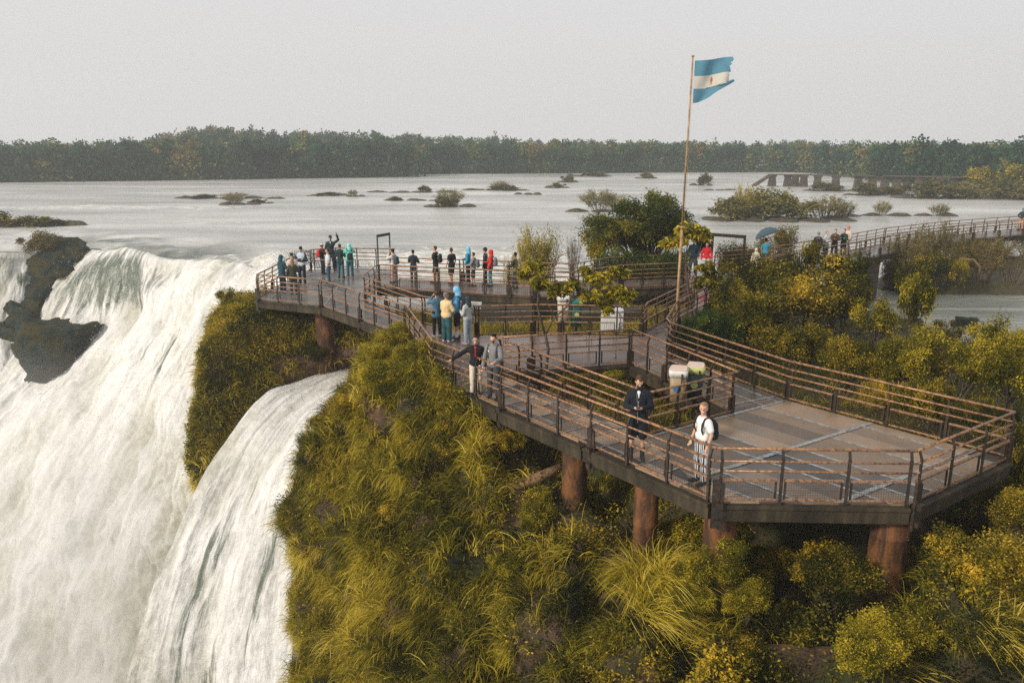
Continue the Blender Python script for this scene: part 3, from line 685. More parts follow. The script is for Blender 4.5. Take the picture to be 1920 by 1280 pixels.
RH = (1.1, .86, .66, .47)
def railing(label, pts, side=1, closed=False, wire=True, group='walkway railings', step=1.08, per=3, z=0.0, heavy=True, yaws=None):
    """pts: plan points of the top rail; side=+1 puts the outside to the left of travel.
    posts with bent tops, three round rails, framed wire panels, heavy bracket posts at each section end"""
    P0 = Vector((*pts[0], 0)); root = empty('railing', P0, label=label, cat='railing', group=group)
    Zf = (lambda x, y: z(x, y)) if callable(z) else (lambda x, y: z)
    L = [Vector((*p, 0))-P0 for p in pts]
    for h, nm, r in ((RH[0], 'top_rail', .030), (RH[1], 'middle_rail', .024), (RH[2], 'middle_rail', .024)):
        off = 0 if h == RH[0] else .05*side
        b = MB(); Q = []
        for i, p in enumerate(L):
            d1 = (L[min(i+1, len(L)-1)]-L[max(i-1, 0)]); d1.normalize(); nn = Vector((-d1.y, d1.x, 0)); q = p+nn*off; q.z = h+Zf(p.x+P0.x, p.y+P0.y); Q.append(q)
        # each straight piece is its own length of pipe, broken at its couplings
        R2 = [Q[0]]
        for a, c in zip(Q[:-1], Q[1:]):
            R2 += [a+(c-a)*t for t in (.5, 1)]
        b.tube(R2, r, 8)
        b.build(nm, m_rail, root, smooth=True)
    for a, c in zip(L[:-1], L[1:]):
        ln = (c-a).length; d = (c-a).normalized(); nn = Vector((-d.y, d.x, 0))*side; n = max(1, round(ln/step)); st = ln/n
        for i in range(n):
            p = a+d*st*i; q = p+d*st; zz = Zf(p.x+P0.x, p.y+P0.y); zq = Zf(q.x+P0.x, q.y+P0.y)
            # framed panel between this joint and the next
            m0 = p+d*.07+nn*.03; m1 = q-d*.07+nn*.03
            b = MB(); z0, z1 = .07, RH[3]
            A = m0+Vector((0, 0, zz)); B = m1+Vector((0, 0, zq))
            b.bar(A+Vector((0, 0, z1)), B+Vector((0, 0, z1)), .065, .035, 0)
            b.bar(A+Vector((0, 0, z0)), B+Vector((0, 0, z0)), .035, .035, 0)
            u = Vector((0, 0, z1-.0175)); l = Vector((0, 0, z0+.0175))
            b.bar(A+d*.018+l, A+d*.018+u, .033, .033, 1, up=d); b.bar(B-d*.018+l, B-d*.018+u, .033, .033, 1, up=d)
            fr = b.build('panel_frame', [m_rail, m_post], root)
            if wire:
                w = MB(); nx = max(2, int((m1-m0).length/wire)); nzw = max(2, int((z1-z0)/wire)); t = .0035 if wire < .07 else .005
                for k in range(1, nx):
                    x = A+(B-A)*(k/nx); w.bar(x+Vector((0, 0, z0)), x+Vector((0, 0, z1)), t, t, up=d)
                for k in range(1, nzw):
                    h = Vector((0, 0, z0+(z1-z0)*k/nzw)); w.bar(A+h+nn*.004, B+h+nn*.004, t, t)
                w.build('wire_mesh', m_mesh, fr)
            # post with its bent head
            if i > 0 or True:
                b = MB(); o = p+nn*.06+Vector((0, 0, zz)); dz = lambda h: Vector((0, 0, h))
                if i == 0: o = o+d*.10
                b.bar(o+dz(-.12), o+dz(.93), .035, .055, 0, up=d)
                b.bar(o+dz(.925), p+(d*.10 if i == 0 else Vector())+dz(1.085+zz), .035, .045, 0, up=d)
                b.build('post', m_post, root)
            if heavy and i % per == 0:
                b = MB(); o = p+nn*.10+d*.02+Vector((0, 0, zz))
                b.bar(o+dz(-.52), o+dz(.50), .055, .14, 0, up=d); b.bar(o+d*.11+dz(-.55), o+d*.11+dz(.42), .03, .10, 0, up=d)
                b.box(o+d*.05+nn*.07+dz(-.02), (.14, .10, .12), math.atan2(d.y, d.x))
                b.box(o+d*.05+nn*.05+dz(-.38), (.13, .10, .10), math.atan2(d.y, d.x))
                b.build('bracket_post', m_post, root)
        b = MB(); o = c+nn*.06-d*.10+Vector((0, 0, Zf(c.x+P0.x, c.y+P0.y))); b.bar(o+Vector((0, 0, -.12)), o+Vector((0, 0, .93)), .035, .055, 0, up=d)
        b.bar(o+Vector((0, 0, .925)), c-d*.10+Vector((0, 0, 1.085+Zf(c.x+P0.x, c.y+P0.y))), .035, .045, 0, up=d); b.build('post', m_post, root)
    return root

P1, P2, P3, P4, P5, P6, P7 = (-11.27, 34.47), (-8.1, 33.08), (-3.78, 27.7), (-2.33, 22.56), (3.93, 14.17), (7.7, 14.03), (10.93, 16.26)
P8, P9, P10, P11 = (7.42, 20.35), (5.17, 24.88), (5.14, 25.6), (6.1, 28.58)
A_, B_, C_, D_ = (-0.45, 22.95), (3.2, 17.62), (5.78, 19.34), (3.76, 24.06)
N1, N2, N3, N4 = (4.75, 27.6), (0.85, 27.89), (-1.29, 27.6), (-3.43, 29.51)
N5, N6 = (-6.53, 34.04), (-6.41, 37.42)
FL = [(-6.15, 39.74), (-6.4, 43.0), (-9.64, 43.44), (-10.86, 42.78), (-11.16, 40.31)]
L1, L2, L3 = (4.95, 28.28), (7.86, 33.2), (8.4, 38.0)
R1, R2_, R3_ = (7.71, 31.08), (10.83, 36.92), (12.24, 39.18)
FN = [N6, (-3.47, 36.44), (0.96, 35.2), (2.9, 35.3), (5.14, 37.2), L3]              # near rail of the upper walk
FF = [FL[0], (-2.52, 39.0), (1.04, 38.1), (2.9, 37.6), (4.9, 39.7), (8.6, 40.9), (10.2, 42.9)]        # far rail
ov = lambda p, q: (p, q)
deck('left viewing platform of grey boards above the great curtain', [P1, P2, N5, N6]+FL, 5, .17, 2.6, m_plank, strip=0, cstrip=.09, contrast=.35, base=.5, girders=[(P1, P2), (P1, FL[4]), (FL[4], FL[3]), (FL[3], FL[2]), (FL[2], FL[1])], seed=3, gap=.02)
deck('grey boarded walkway from the left platform towards the tourists in raincoats', [P2, P3, N4, N5], 40, .17, 2.6, m_plank, strip=0, cstrip=.06, contrast=.35, base=.5, girders=[(P2, P3), (N4, N5)], seed=4, gap=.02)
deck('wet reddish deck where the walkways meet beside the planted opening', [P3, P4, A_, D_, P9, P10, P11, L1, N1, N2, N3, N4], 0, 2.2, 3.4, m_hub, strip=0, cstrip=0, contrast=.3, base=.45, girders=[(P3, P4), (N4, N3), (N3, N2), (N2, N1), (D_, A_), (P9, P10)], seed=5)
deck('narrow deck of dark and pale plates along the cliff edge', [P4, P5, B_, A_], -53.3, .5, .62, m_deck, strip=.05, cstrip=.05, contrast=1.1, base=.42, girders=[(P4, (-.31, 19.73)), ((-.31, 19.73), (1.7, 17.14)), ((1.7, 17.14), P5), (A_, B_)], seed=6)
deck('short deck passage between the opening and the right hand shrubs', [D_, C_, P8, P9], -63, .55, 2.1, m_deck, strip=.05, cstrip=.06, contrast=.6, base=.25, girders=[(D_, C_), (P9, P8)], seed=7)
deck('large right viewing platform of brown plates crossed by pale steel strips', [P5, P6, P7, P8, C_, B_], -50, .62, 2.35, m_deck, strip=.07, cstrip=.12, contrast=1.1, base=.42, cross_ang=33, girders=[(P5, P6), (P6, P7), (P7, P8), (B_, C_)], seed=8)
deck('narrow wet deck climbing past the flagpole', [L1, P11, R1, R2_, R3_, (10.2, 42.9), (8.6, 40.9), L3, L2], 60, 1.3, 2.4, m_hub, strip=.05, cstrip=.05, contrast=.4, base=.5, girders=[(P11, R1), (R1, R2_), (R2_, R3_), (L1, L2), (L2, L3)], seed=9)
deck('upper walkway deck behind the grassy gap where people queue', FN[:-1]+[L3, (8.6, 40.9)]+FF[4::-1], -8, .5, 2.4, m_hub, strip=.05, cstrip=.05, contrast=.4, base=.5, girders=list(zip(FN[:-1], FN[1:]))+list(zip(FF[:4], FF[1:5])), seed=10)
# bridge to the right
BC = [(11.2, 40.8), (14.6, 42.6), (19.8, 47.2), (26.0, 53.0), (32.5, 57.6), (40.5, 61.7), (52, 66), (70, 71)]
def offs(path, o):
    r = []
    for i, p in enumerate(path):
        a = path[max(i-1, 0)]; b = path[min(i+1, len(path)-1)]; dx, dy = b[0]-a[0], b[1]-a[1]; l = math.hypot(dx, dy); r.append((p[0]-dy/l*o, p[1]+dx/l*o))
    return r
BL, BR = offs(BC, 1.0), offs(BC, -1.0)
deck('long footbridge crossing the water at the right of the picture', BR+BL[::-1], 35, .3, 2.4, m_plank, strip=0, cstrip=.05, contrast=.3, base=.45, girders=list(zip(BR[:-1], BR[1:]))+list(zip(BL[:-1], BL[1:])), seed=11, gap=.02)

railing('railing around the front and outer end of the left viewing platform', [P1, P2], -1, wire=.08, per=3)
railing('railing on the waterfall side of the left viewing platform', [FL[1], FL[2], FL[3], FL[4], P1], -1, wire=False, per=3)
railing('cliff side railing from the left platform down to the bend', [P2, P3], -1, wire=.08)
railing('short railing at the bend above the bright grassy boulder', [P3, P4], -1, wire=.08)
railing('long cliff edge railing in front of the smiling couple and the man in black', [P4, P5], -1, wire=.045, step=1.16)
railing('railing across the very front of the right viewing platform', [P5, P6], -1, wire=.045, step=1.25)
railing('railing at the right hand corner of the right viewing platform', [P6, P7], -1, wire=.045, step=1.2)
railing('long rusty railing along the back of the right platform below the shrubs', [P7, P8, P9, P10, P11], -1, wire=.06, step=1.25)
railing('railing hidden among shrubs on the right of the climbing deck', [P11, R1, R2_, R3_, BR[1]], -1, wire=.08)
railing('railing on the left of the climbing deck behind the flagpole', [L3, L2, L1, N1], -1, wire=.08)
railing('railing along the grassy gap opposite the tourists in raincoats', [N1, N2, N3, N4, N5, N6], -1, wire=.07)
railing('inner railing of the narrow deck along the planted opening', [A_, B_], 1, wire=.05, heavy=True)
railing('railing in front of the two litter bins', [B_, C_], 1, wire=.05)
railing('railing on the right side of the planted opening', [C_, D_], 1, wire=.05)
railing('dark railing at the back of the planted opening', [D_, A_], 1, wire=.05)
railing('near railing of the upper walkway where people queue', FN, -1, wire=.09)
railing('far railing of the upper walkway against the white water', FF, 1, wire=False)
railing('near railing of the long footbridge', BR[1:], -1, wire=False, step=1.5, per=2)
railing('far railing of the long footbridge', BL, 1, wire=False, step=1.5, per=2)

# ------------------------------------------------------------------ piers
def piermat():
    n = NT('rusty_pier'); v = pos(n)
    k = n.noise(n.mapping(v, (1, 1, .35)), 2.2, 8, .65, .6)
    col = n.ramp(k, [(.28, (.022, .016, .014)), (.45, (.070, .034, .018)), (.56, (.19, .080, .028)), (.66, (.075, .045, .03)), (.8, (.13, .11, .095))])
    return n.done(n.pbsdf(col, .8, 0, .3, n.bump(n.noise(v, 14, 8, .7), .8, .04)))
m_pier = piermat()
def pier(label, c, r, z0, z1=-.42, ring=None):
    root = empty('pier', (c[0], c[1], z0), label=label, cat='pier', group='round rusty piers')
    b = MB(); h = z1-z0; pr = [(r*1.02, 0), (r*.99, h*.3), (r, h*.6)]
    if ring: pr += [(r, h-ring-.03), (r*1.05, h-ring), (r*1.05, h-ring+.04), (r*1.01, h-ring+.06)]
    pr += [(r*1.0, h-.05), (r*.96, h)]
    b.lathe(pr, 36); b.build('shaft', m_pier, root, smooth=True)
    b = MB(); b.box((0, 0, h+.02), (r*1.1, r*1.1, .10), .6); b.build('bearing', m_beam, root)
    return root
pier('tallest rusty pier, at the left of the right platform beside the rocks', (1.55, 18.15), .31, -4.2)
pier('slim rusty pier behind the windblown grass', (3.0, 16.2), .27, -4.0, ring=1.1)
pier('short wide pier under the corner below the woman in striped trousers', (4.25, 14.7), .33, -3.6)
pier('thick streaked pier at the front right corner of the platform', (7.62, 14.5), .36, -3.6, ring=.45)
pier('dim pier under the left viewing platform', (-8.3, 34.2), .42, -3.4)
pier('dark pier deep in the shade under the right platform', (9.9, 17.6), .33, -3.4)
pier('stout pier carrying the left end of the footbridge', (22.4, 49.6), .8, -3.6)
pier('pier of the footbridge among the willow bushes', (33.2, 57.8), .8, -3.6)
# concrete blocks under the upper walkway
def block(label, c, d, rz):
    b = MB(); b.box((0, 0, 0), d, rz); o = b.build('concrete_block', m_dark, bevel=.03); o.location = c; props(o, label, 'concrete block')
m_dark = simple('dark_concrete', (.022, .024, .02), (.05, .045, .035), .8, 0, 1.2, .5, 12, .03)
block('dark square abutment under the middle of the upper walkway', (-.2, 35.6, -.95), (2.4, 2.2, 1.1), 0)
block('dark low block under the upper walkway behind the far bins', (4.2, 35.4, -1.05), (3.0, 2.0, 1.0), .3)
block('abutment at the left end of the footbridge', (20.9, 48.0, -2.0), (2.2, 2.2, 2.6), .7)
# ------------------------------------------------------------------ vegetation
f_olive = foliage('olive_leaves', [(0.0, (.008, .012, .004)), (.32, (.034, .042, .006)), (.56, (.17, .145, .012)), (.78, (.46, .32, .022)), (1.0, (.78, .52, .045))], .3, var=.75)
f_green = foliage('dark_green_leaves', [(0.0, (.010, .022, .009)), (.4, (.032, .062, .013)), (.7, (.10, .14, .018)), (1.0, (.34, .33, .04))], .3)
f_bright = foliage('yellow_green_leaves', [(0.0, (.03, .035, .006)), (.35, (.13, .125, .010)), (.65, (.45, .35, .022)), (1.0, (.70, .54, .05))], .35)
f_willow = foliage('willow_leaves', [(0.0, (.045, .042, .014)), (.5, (.15, .125, .035)), (.8, (.27, .20, .06)), (1.0, (.36, .26, .09))], .3)
f_far = foliage('islet_leaves', [(0.0, (.03, .034, .012)), (.5, (.11, .105, .028)), (1.0, (.25, .21, .06))], .2)
f_grass = foliage('long_grass', [(0.0, (.016, .018, .003)), (.3, (.085, .082, .007)), (.56, (.30, .245, .015)), (.82, (.62, .46, .04)), (1.0, (.70, .56, .12))], .25, .5, .40, .8)
m_bark = simple('bark', (.035, .028, .022), (.09, .07, .05), .85, 0, 8, .6, 25, .02)
m_twig = simple('pale_twigs', (.10, .075, .05), (.20, .16, .11), .85, 0, 8, 0)

def plant_mesh(nm, seed, r, cz, lobes, lr, nleaf, leaf, asp=.45, stems=1, trunk=.06, limb=.022, sub=14, spread=.55, droop=0., hole=.0, flat=1.0, tv=.14, bias=(0, 0, 0), zmin=-.3):
    """a plant whose base is the origin: branching stems up into uneven lobes of leaf clumps"""
    rng = np.random.default_rng(seed); r = np.array(r, float)
    L = unit(rng.normal(size=(lobes, 3))); L[:, 2] = np.where(L[:, 2] < zmin, -L[:, 2]*.5, L[:, 2]); L = L*rng.uniform(.25, 1.12, (lobes, 1))*r*flat+np.array((0, 0, cz))
    lrad = lr*rng.uniform(.45, 1.2, lobes); lt = rng.uniform(.25, .62, lobes)
    parts = []
    per = nleaf//lobes
    for i in range(lobes):
        sc_ = L[i]+in_ball(sub, rng, .3)*lrad[i]*np.array((1, 1, .8)); st = rng.normal(0, tv, sub)
        k = rng.integers(0, sub, per); P = sc_[k]+rng.normal(size=(per, 3))*lrad[i]*spread*.42
        up = (P[:, 2]-L[i, 2])/lrad[i]*.0
        parts.append(leaves(P, leaf, rng, asp, tint=np.clip(lt[i]+st[k]+rng.normal(0, .12, per), 0, 1), droop=droop))
    V, F, t = join(parts)
    crown = npmesh(nm+'_crown', V, F, tint=t)
    b = MB(); hub = []
    for s in range(stems):
        a = rng.uniform(0, 6.28); d = (0 if stems == 1 else .10*r[0]); bx = np.array((d*math.cos(a), d*math.sin(a), 0))
        top = bx+np.array((rng.normal()*.12*r[0], rng.normal()*.12*r[0], cz*(.45 if stems == 1 else .35)))
        if stems == 1: b.tube([bx-np.array((0, 0, .3)), (bx+top)/2+rng.normal(size=3)*.04*r[0], top], [trunk*1.15, trunk, trunk*.75], 7)
        else: b.tube([bx-np.array((0, 0, .3)), (bx+top)/2+rng.normal(size=3)*.05*r[0], top], [trunk, trunk*.85, trunk*.65], 6)
        hub.append(top)
    for i in range(lobes):
        h = hub[i % stems]; m = h+(L[i]-h)*.5+np.array((0, 0, .12*abs(L[i][2]-h[2])))+rng.normal(size=3)*.06*r[0]
        b.tube([h, m, L[i]], [limb*1.5, limb, limb*.5], 5, cap=False)
        for q in range(4):
            e = L[i]+unit(rng.normal(size=3))*lrad[i]*1.0; b.tube([m+(L[i]-m)*rng.uniform(.2, 1), e], [limb*.55, limb*.15], 3, cap=False)
    stem = b.mesh(nm+'_stem', True)
    return crown, stem
def willow_mesh(nm, seed, r, h, stems=40, leaf=.06, per=70, lean=(0, 0), side=.6, tw=.008, top=.35):
    """many fine stems fanning upward, thin leaves along them"""
    rng = np.random.default_rng(seed); b = MB(); parts = []
    for s in range(stems):
        a = rng.uniform(0, 6.28); q = rng.uniform(.1, 1)**.7; e = np.array((math.cos(a)*r*q+lean[0]*h, math.sin(a)*r*q+lean[1]*h, h*(1-.35*q*q)*rng.uniform(.65, 1.08)))
        base = np.array((math.cos(a)*r*.22*q, math.sin(a)*r*.22*q, -.25)); m = base+(e-base)*.5+np.array((0, 0, .10*h)); pts = [base, m, e]
        b.tube(pts, [tw*1.8, tw*1.2, tw*.4], 3, cap=False)
        for z in range(3):
            t0 = rng.uniform(.35, .85); p0 = (1-t0)**2*base+2*t0*(1-t0)*(m*2-(base+e)/2)*1.0+t0*t0*e; e2 = p0+np.array((rng.normal()*side, rng.normal()*side, rng.uniform(.2, .9)))*h*.28
            b.tube([p0, e2], [tw*.8, tw*.25], 3, cap=False)
            u = rng.random((per//4, 1)); P = p0+(e2-p0)*u+rng.normal(size=(per//4, 3))*.05*h*.5
            parts.append(leaves(P, leaf, rng, .3, tint=np.clip(rng.uniform(.3, .75)+rng.normal(0, .12, len(P)), 0, 1), droop=-.5))
        u = rng.uniform(top, 1.0, (per, 1)); c = m*2-(base+e)/2; P = (1-u)**2*base+2*u*(1-u)*c+u*u*e+rng.normal(size=(per, 3))*.05*h
        parts.append(leaves(P, leaf, rng, .3, tint=np.clip(rng.uniform(.3, .7)+rng.normal(0, .12, per), 0, 1), droop=-.5))
    V, F, t = join(parts)
    return npmesh(nm+'_crown', V, F, tint=t), b.mesh(nm+'_stem', True)
def tuft_mesh(nm, seed, n, L, r, wind=(0, 0, 0), grav=1.0, width=.022, spread=.7, seg=5, tint=.5):
    rng = np.random.default_rng(seed); P = rng.normal(size=(n, 3))*r*.45; P[:, 2] = np.abs(P[:, 2])*.3-.05
    D = np.stack([rng.normal(0, spread, n), rng.normal(0, spread, n), rng.uniform(.5, 1.2, n)], 1)+P*.8/max(r, .1)+np.array(wind)*.5
    V, F = blade_arr(P, D, L*rng.uniform(.5, 1.15, n), rng, width, grav, seg, wind=np.array(wind))
    t = np.repeat(np.clip(rng.normal(tint, .2, n), 0, 1), (seg+1)*2)
    return npmesh(nm, V, F, tint=t)
def place(name, label, cat, group, tm, mats, loc, s=1.0, rz=0.0, parts=('crown', 'stem')):
    """a thing made of shared meshes"""
    if not isinstance(tm, (list, tuple)):
        o = bpy.data.objects.new(name, tm); COL.objects.link(o)
        if not tm.materials: tm.materials.append(mats)
        o.location = loc; o.scale = (s,)*3 if isinstance(s, (int, float)) else s; o.rotation_euler = (0, 0, rz); props(o, label, cat, group); return o
    e = empty(name, loc, rz, label=label, cat=cat, group=group); e.scale = (s,)*3 if isinstance(s, (int, float)) else s
    for m, nm, mt in zip(tm, parts, mats):
        o = bpy.data.objects.new(nm, m); COL.objects.link(o); o.parent = e
        if not m.materials: m.materials.append(mt)
        o.material_slots[0].link = 'OBJECT'; o.material_slots[0].material = mt
    return e
def gz(x, y): return float(land_z(np.array([[x]]), np.array([[y]]))[0, 0])

# --- ground cover on the cliff, the bank and the land between the walkways
def proj(P):
    x, y, z = P[..., 0], P[..., 1], P[..., 2]-CZ; c = y*CP-z*SP; u = y*SP+z*CP
    return 960+FPX*x/c, 640-FPX*u/c
def bare(P, k=.5, s=.55, seed=0): return fbm(P*s+seed, 4) > k
def under_deck(P):
    d = np.maximum.reduce([sdist(P[..., 0], P[..., 1], q) for q in ([P4, P5, P6, P7, P8, C_, B_, A_], [P3, P4, A_, D_, P9, P10, P11, L1, N1, N2, N3, N4])]); return d
def cliff_cover():
    rng = np.random.default_rng(21); U, Vv = proj(SK); ud = under_deck(SK)
    jj = np.arange(SK.shape[1])[None]/SK.shape[1]+SK[..., 0]*0
    gully = (np.abs(U-1010-(Vv-1180)*-.25) < 34) & (Vv > 1085) | ((np.abs(U-975) < 38) & (np.abs(Vv-965) < 45))
    rocky = bare(SK, .29, .8, 3) | (fbm(SK*1.9+31, 3) > .45)
    grassy = (np.clip((1150-U)/300, 0, 1)*.85+.15)*(1-.45*np.clip((Vv-900)/300, 0, 1)*(U > 1100))
    # long grass in tufts that hang down the wall
    m = np.where(gully | rocky, .10, 1)*grassy*np.where(ud > -.15, .05, 1)*(U > 480)*(Vv < 1420)*(Vv > 560)
    n = 6800; C, N, i, j = sample(SK, NK, n, rng, m)
    nb = 34; k = np.repeat(np.arange(n), nb); big = rng.uniform(.55, 1.25, n); tt = np.clip(rng.normal(.50, .13, n)+fbm(C*.35+50, 3)*.4, .05, .92)
    tang = np.cross(N, rng.normal(size=(n, 3))); dirc = N*.55+np.array((0, 0, .75))+unit(tang)*.35
    P = C[k]+rng.normal(size=(n*nb, 3))*.10*big[k][:, None]; D = dirc[k]+rng.normal(size=(n*nb, 3))*.32
    L = .62*big[k]*rng.uniform(.55, 1.15, n*nb)
    V, F = blade_arr(P, D, L, rng, .017, 1.25, 4, wind=np.array((-.12, -.18, 0)))
    t = np.repeat(np.clip(tt[k]+rng.normal(0, .13, n*nb), 0, 1), 10)
    me = npmesh('hanging_grass', V, F, tint=t)
    props(link('grass', me, f_grass), 'long grass hanging in tufts down the cliff', 'grass', kind='stuff')
    # leafy cover, thick cushions of small leaves
    m = np.where(gully, .6, 1)*np.where(rocky, .22, 1)*(1.15-grassy*.75)*np.where(ud > .6, .22, np.where(ud > -.1, .6, 1))*(U > 500)*(Vv < 1420)
    n = 330000; C, N, i, j = sample(SK, NK, n, rng, m)
    cush = np.clip(fbm(C*.9+9, 3)*1.3+.45, .03, 1.4)*.68; cush = np.where(ud[i, j] > .3, cush*.4, cush)
    P = C+(N*.6+np.array((0, 0, .6)))*(cush*rng.uniform(.1, 1, n)**.45)[:, None]+rng.normal(size=(n, 3))*.05
    t = np.clip(.40+fbm(C*.9+70, 3)*.45+rng.normal(0, .13, n)+(cush-.3)*.35, 0, 1)
    V, F, t = leaves(P, .072, rng, .5, tint=t)
    props(link('ground_cover', npmesh('cliff_leaves', V, F, tint=t), f_olive), 'small leaved creepers covering the cliff under the platform', 'ground cover', kind='stuff')
cliff_cover()
def bank_cover():
    rng = np.random.default_rng(22); U, Vv = proj(SL)
    bareL = ((U > 500) & (Vv > 655+ (600-U)*.12) & (U+Vv > 1175)) | ((U-460)*.9+(Vv-735)*1.0 > 40) & (U > 440) & (Vv > 650)
    m = np.where(bareL, .06, 1)*np.where(bare(SL, .35, .9, 5), .25, 1)*(Vv > 560)
    n = 95000; C, N, i, j = sample(SL, NL, n, rng, m); cush = np.clip(fbm(C*.8+9, 3)*1.1+.55, .05, 1.4)*.75*np.where(bareL[i, j], .35, 1)
    P = C+(N*.7+np.array((0, 0, .5)))*(cush*rng.uniform(.05, 1, n)**.45)[:, None]+rng.normal(size=(n, 3))*.07
    t = np.clip(.46+fbm(C*.6+77, 3)*.45+rng.normal(0, .12, n), 0, 1)
    V, F, t = leaves(P, .11, rng, .45, tint=t)
    props(link('ground_cover', npmesh('bank_leaves', V, F, tint=t), f_olive), 'bushy growth on the bank below the left platform', 'ground cover', kind='stuff')
    n = 900; C, N, i, j = sample(SL, NL, n, rng, np.where(bareL, .12, 1)*(Vv > 560)); nb = 26; k = np.repeat(np.arange(n), nb)
    P = C[k]+rng.normal(size=(n*nb, 3))*.12; D = (N*.8+np.array((0, 0, .6)))[k]+rng.normal(size=(n*nb, 3))*.35
    V, F = blade_arr(P, D, .8*rng.uniform(.4, 1.15, n*nb), rng, .024, 1.1, 4)
    t = np.repeat(np.clip(np.repeat(rng.normal(.58, .12, n), nb)+rng.normal(0, .12, n*nb), 0, 1), 10)
    props(link('grass', npmesh('bank_grass', V, F, tint=t), f_grass), 'rough grass on the bank beside the smaller fall', 'grass', kind='stuff')
bank_cover()
def land_cover():
    rng = np.random.default_rng(23); d1 = sdist(GX, GY, LAND); ok = (GZ > -2.5); ud = under_deck(SG)
    near = GY < 48; m = ok*near*np.where(ud > .4, .30, 1)*np.clip(40/np.maximum(GY, 18)/2, .2, 1)*(GX < 34)
    n = 150000; C, N, i, j = sample(SG, NG, n, rng, m); cush = np.clip(fbm(C*.9+4, 3)*.8+.35, .04, 1)*.5
    inside = sdist(C[:, 0], C[:, 1], [A_, B_, C_, D_]); cush = np.where(inside > 0, cush*1.3+.1, cush)
    cush = np.where(np.abs(inside) < .15, cush*.3, cush)
    gap = sdist(C[:, 0], C[:, 1], [N4, N3, N2, N1, L1, L2, (3, 35), (-6, 36)]); cush = np.where(gap > 0, cush*.6, cush)
    P = C+np.array((0, 0, 1.0))*(cush*rng.uniform(.05, 1, n)**.5)[:, None]+rng.normal(size=(n, 3))*.05
    t = np.clip(.33+fbm(C*.7+77, 3)*.4+rng.normal(0, .13, n), 0, 1)
    V, F, t = leaves(P, .085, rng, .45, tint=t)
    props(link('ground_cover', npmesh('land_leaves', V, F, tint=t), f_olive), 'low leafy cover on the land between the walkways', 'ground cover', kind='stuff')
    gapm = np.maximum(sdist(GX, GY, [N5, N4, N3, N2, N1, L1, L2, L3, (5, 37), (3, 35), (-6, 36.8)]), sdist(GX, GY, [A_, B_, C_, D_])) > .15
    m2 = ok*near*np.where(ud > .3, .0, 1)*np.where(gapm, 5, .6)*(GX < 30)
    n = 4200; C, N, i, j = sample(SG, NG, n, rng, m2); nb = 22; k = np.repeat(np.arange(n), nb); P = C[k]+rng.normal(size=(n*nb, 3))*(.14, .14, .02)
    D = np.array((0, 0, 1.0))+rng.normal(size=(n*nb, 3))*.4; V, F = blade_arr(P, D, .42*rng.uniform(.4, 1.2, n*nb), rng, .016, .9, 3)
    t = np.repeat(np.clip(np.repeat(rng.normal(.5, .15, n), nb)+rng.normal(0, .12, n*nb), 0, 1), 8)
    props(link('grass', npmesh('land_grass', V, F, tint=t), f_grass), 'green grass between the walkways', 'grass', kind='stuff')
land_cover()
# --- shrubs and trees that can be told apart
bushA = plant_mesh('bush', 31, (1, 1, .75), .85, 18, .42, 26000, .060, .42, stems=5, trunk=.03, limb=.013, sub=34, spread=.42)
bushB = plant_mesh('bush', 32, (1, .9, .9), .95, 15, .40, 24000, .060, .42, stems=4, trunk=.03, limb=.013, sub=36, spread=.45)
bushC = plant_mesh('bush', 33, (1.1, 1, .6), .7, 20, .38, 26000, .055, .42, stems=6, trunk=.03, limb=.012, sub=34, spread=.42)
openB = plant_mesh('open_bush', 34, (1, 1, 1.1), 1.25, 15, .27, 6500, .09, .45, stems=3, trunk=.035, limb=.018, spread=.75)
wilA = willow_mesh('willow', 41, 1.0, 1.5, 46, .06, 130)
wilB = willow_mesh('willow', 42, 1.2, 1.3, 46, .055, 130, lean=(.2, 0))
wilS = willow_mesh('willow', 43, .9, 1.4, 34, .05, 40, top=.5)
B3 = [bushA, bushB, bushC]
GS = 'shrubs around the walkways'
def shrub(px, py, Y, s, tm, mat, label, name='shrub', cat='shrub', group=GS, rz=None, sink=.0, stem=None):
    """(px,py) is the middle of the crown as photographed, Y its distance"""
    p = W(px, py, Y); z0 = gz(p[0], p[1]) if sink is not None else p[2]
    k = (s,)*3 if isinstance(s, (int, float)) else s
    if z0 < -3.3: z0 = -2.9
    place(name, label, cat, group, tm, (mat, stem or m_bark), (p[0], p[1], z0-.1), k, random.uniform(0, 6.28) if rz is None else rz)
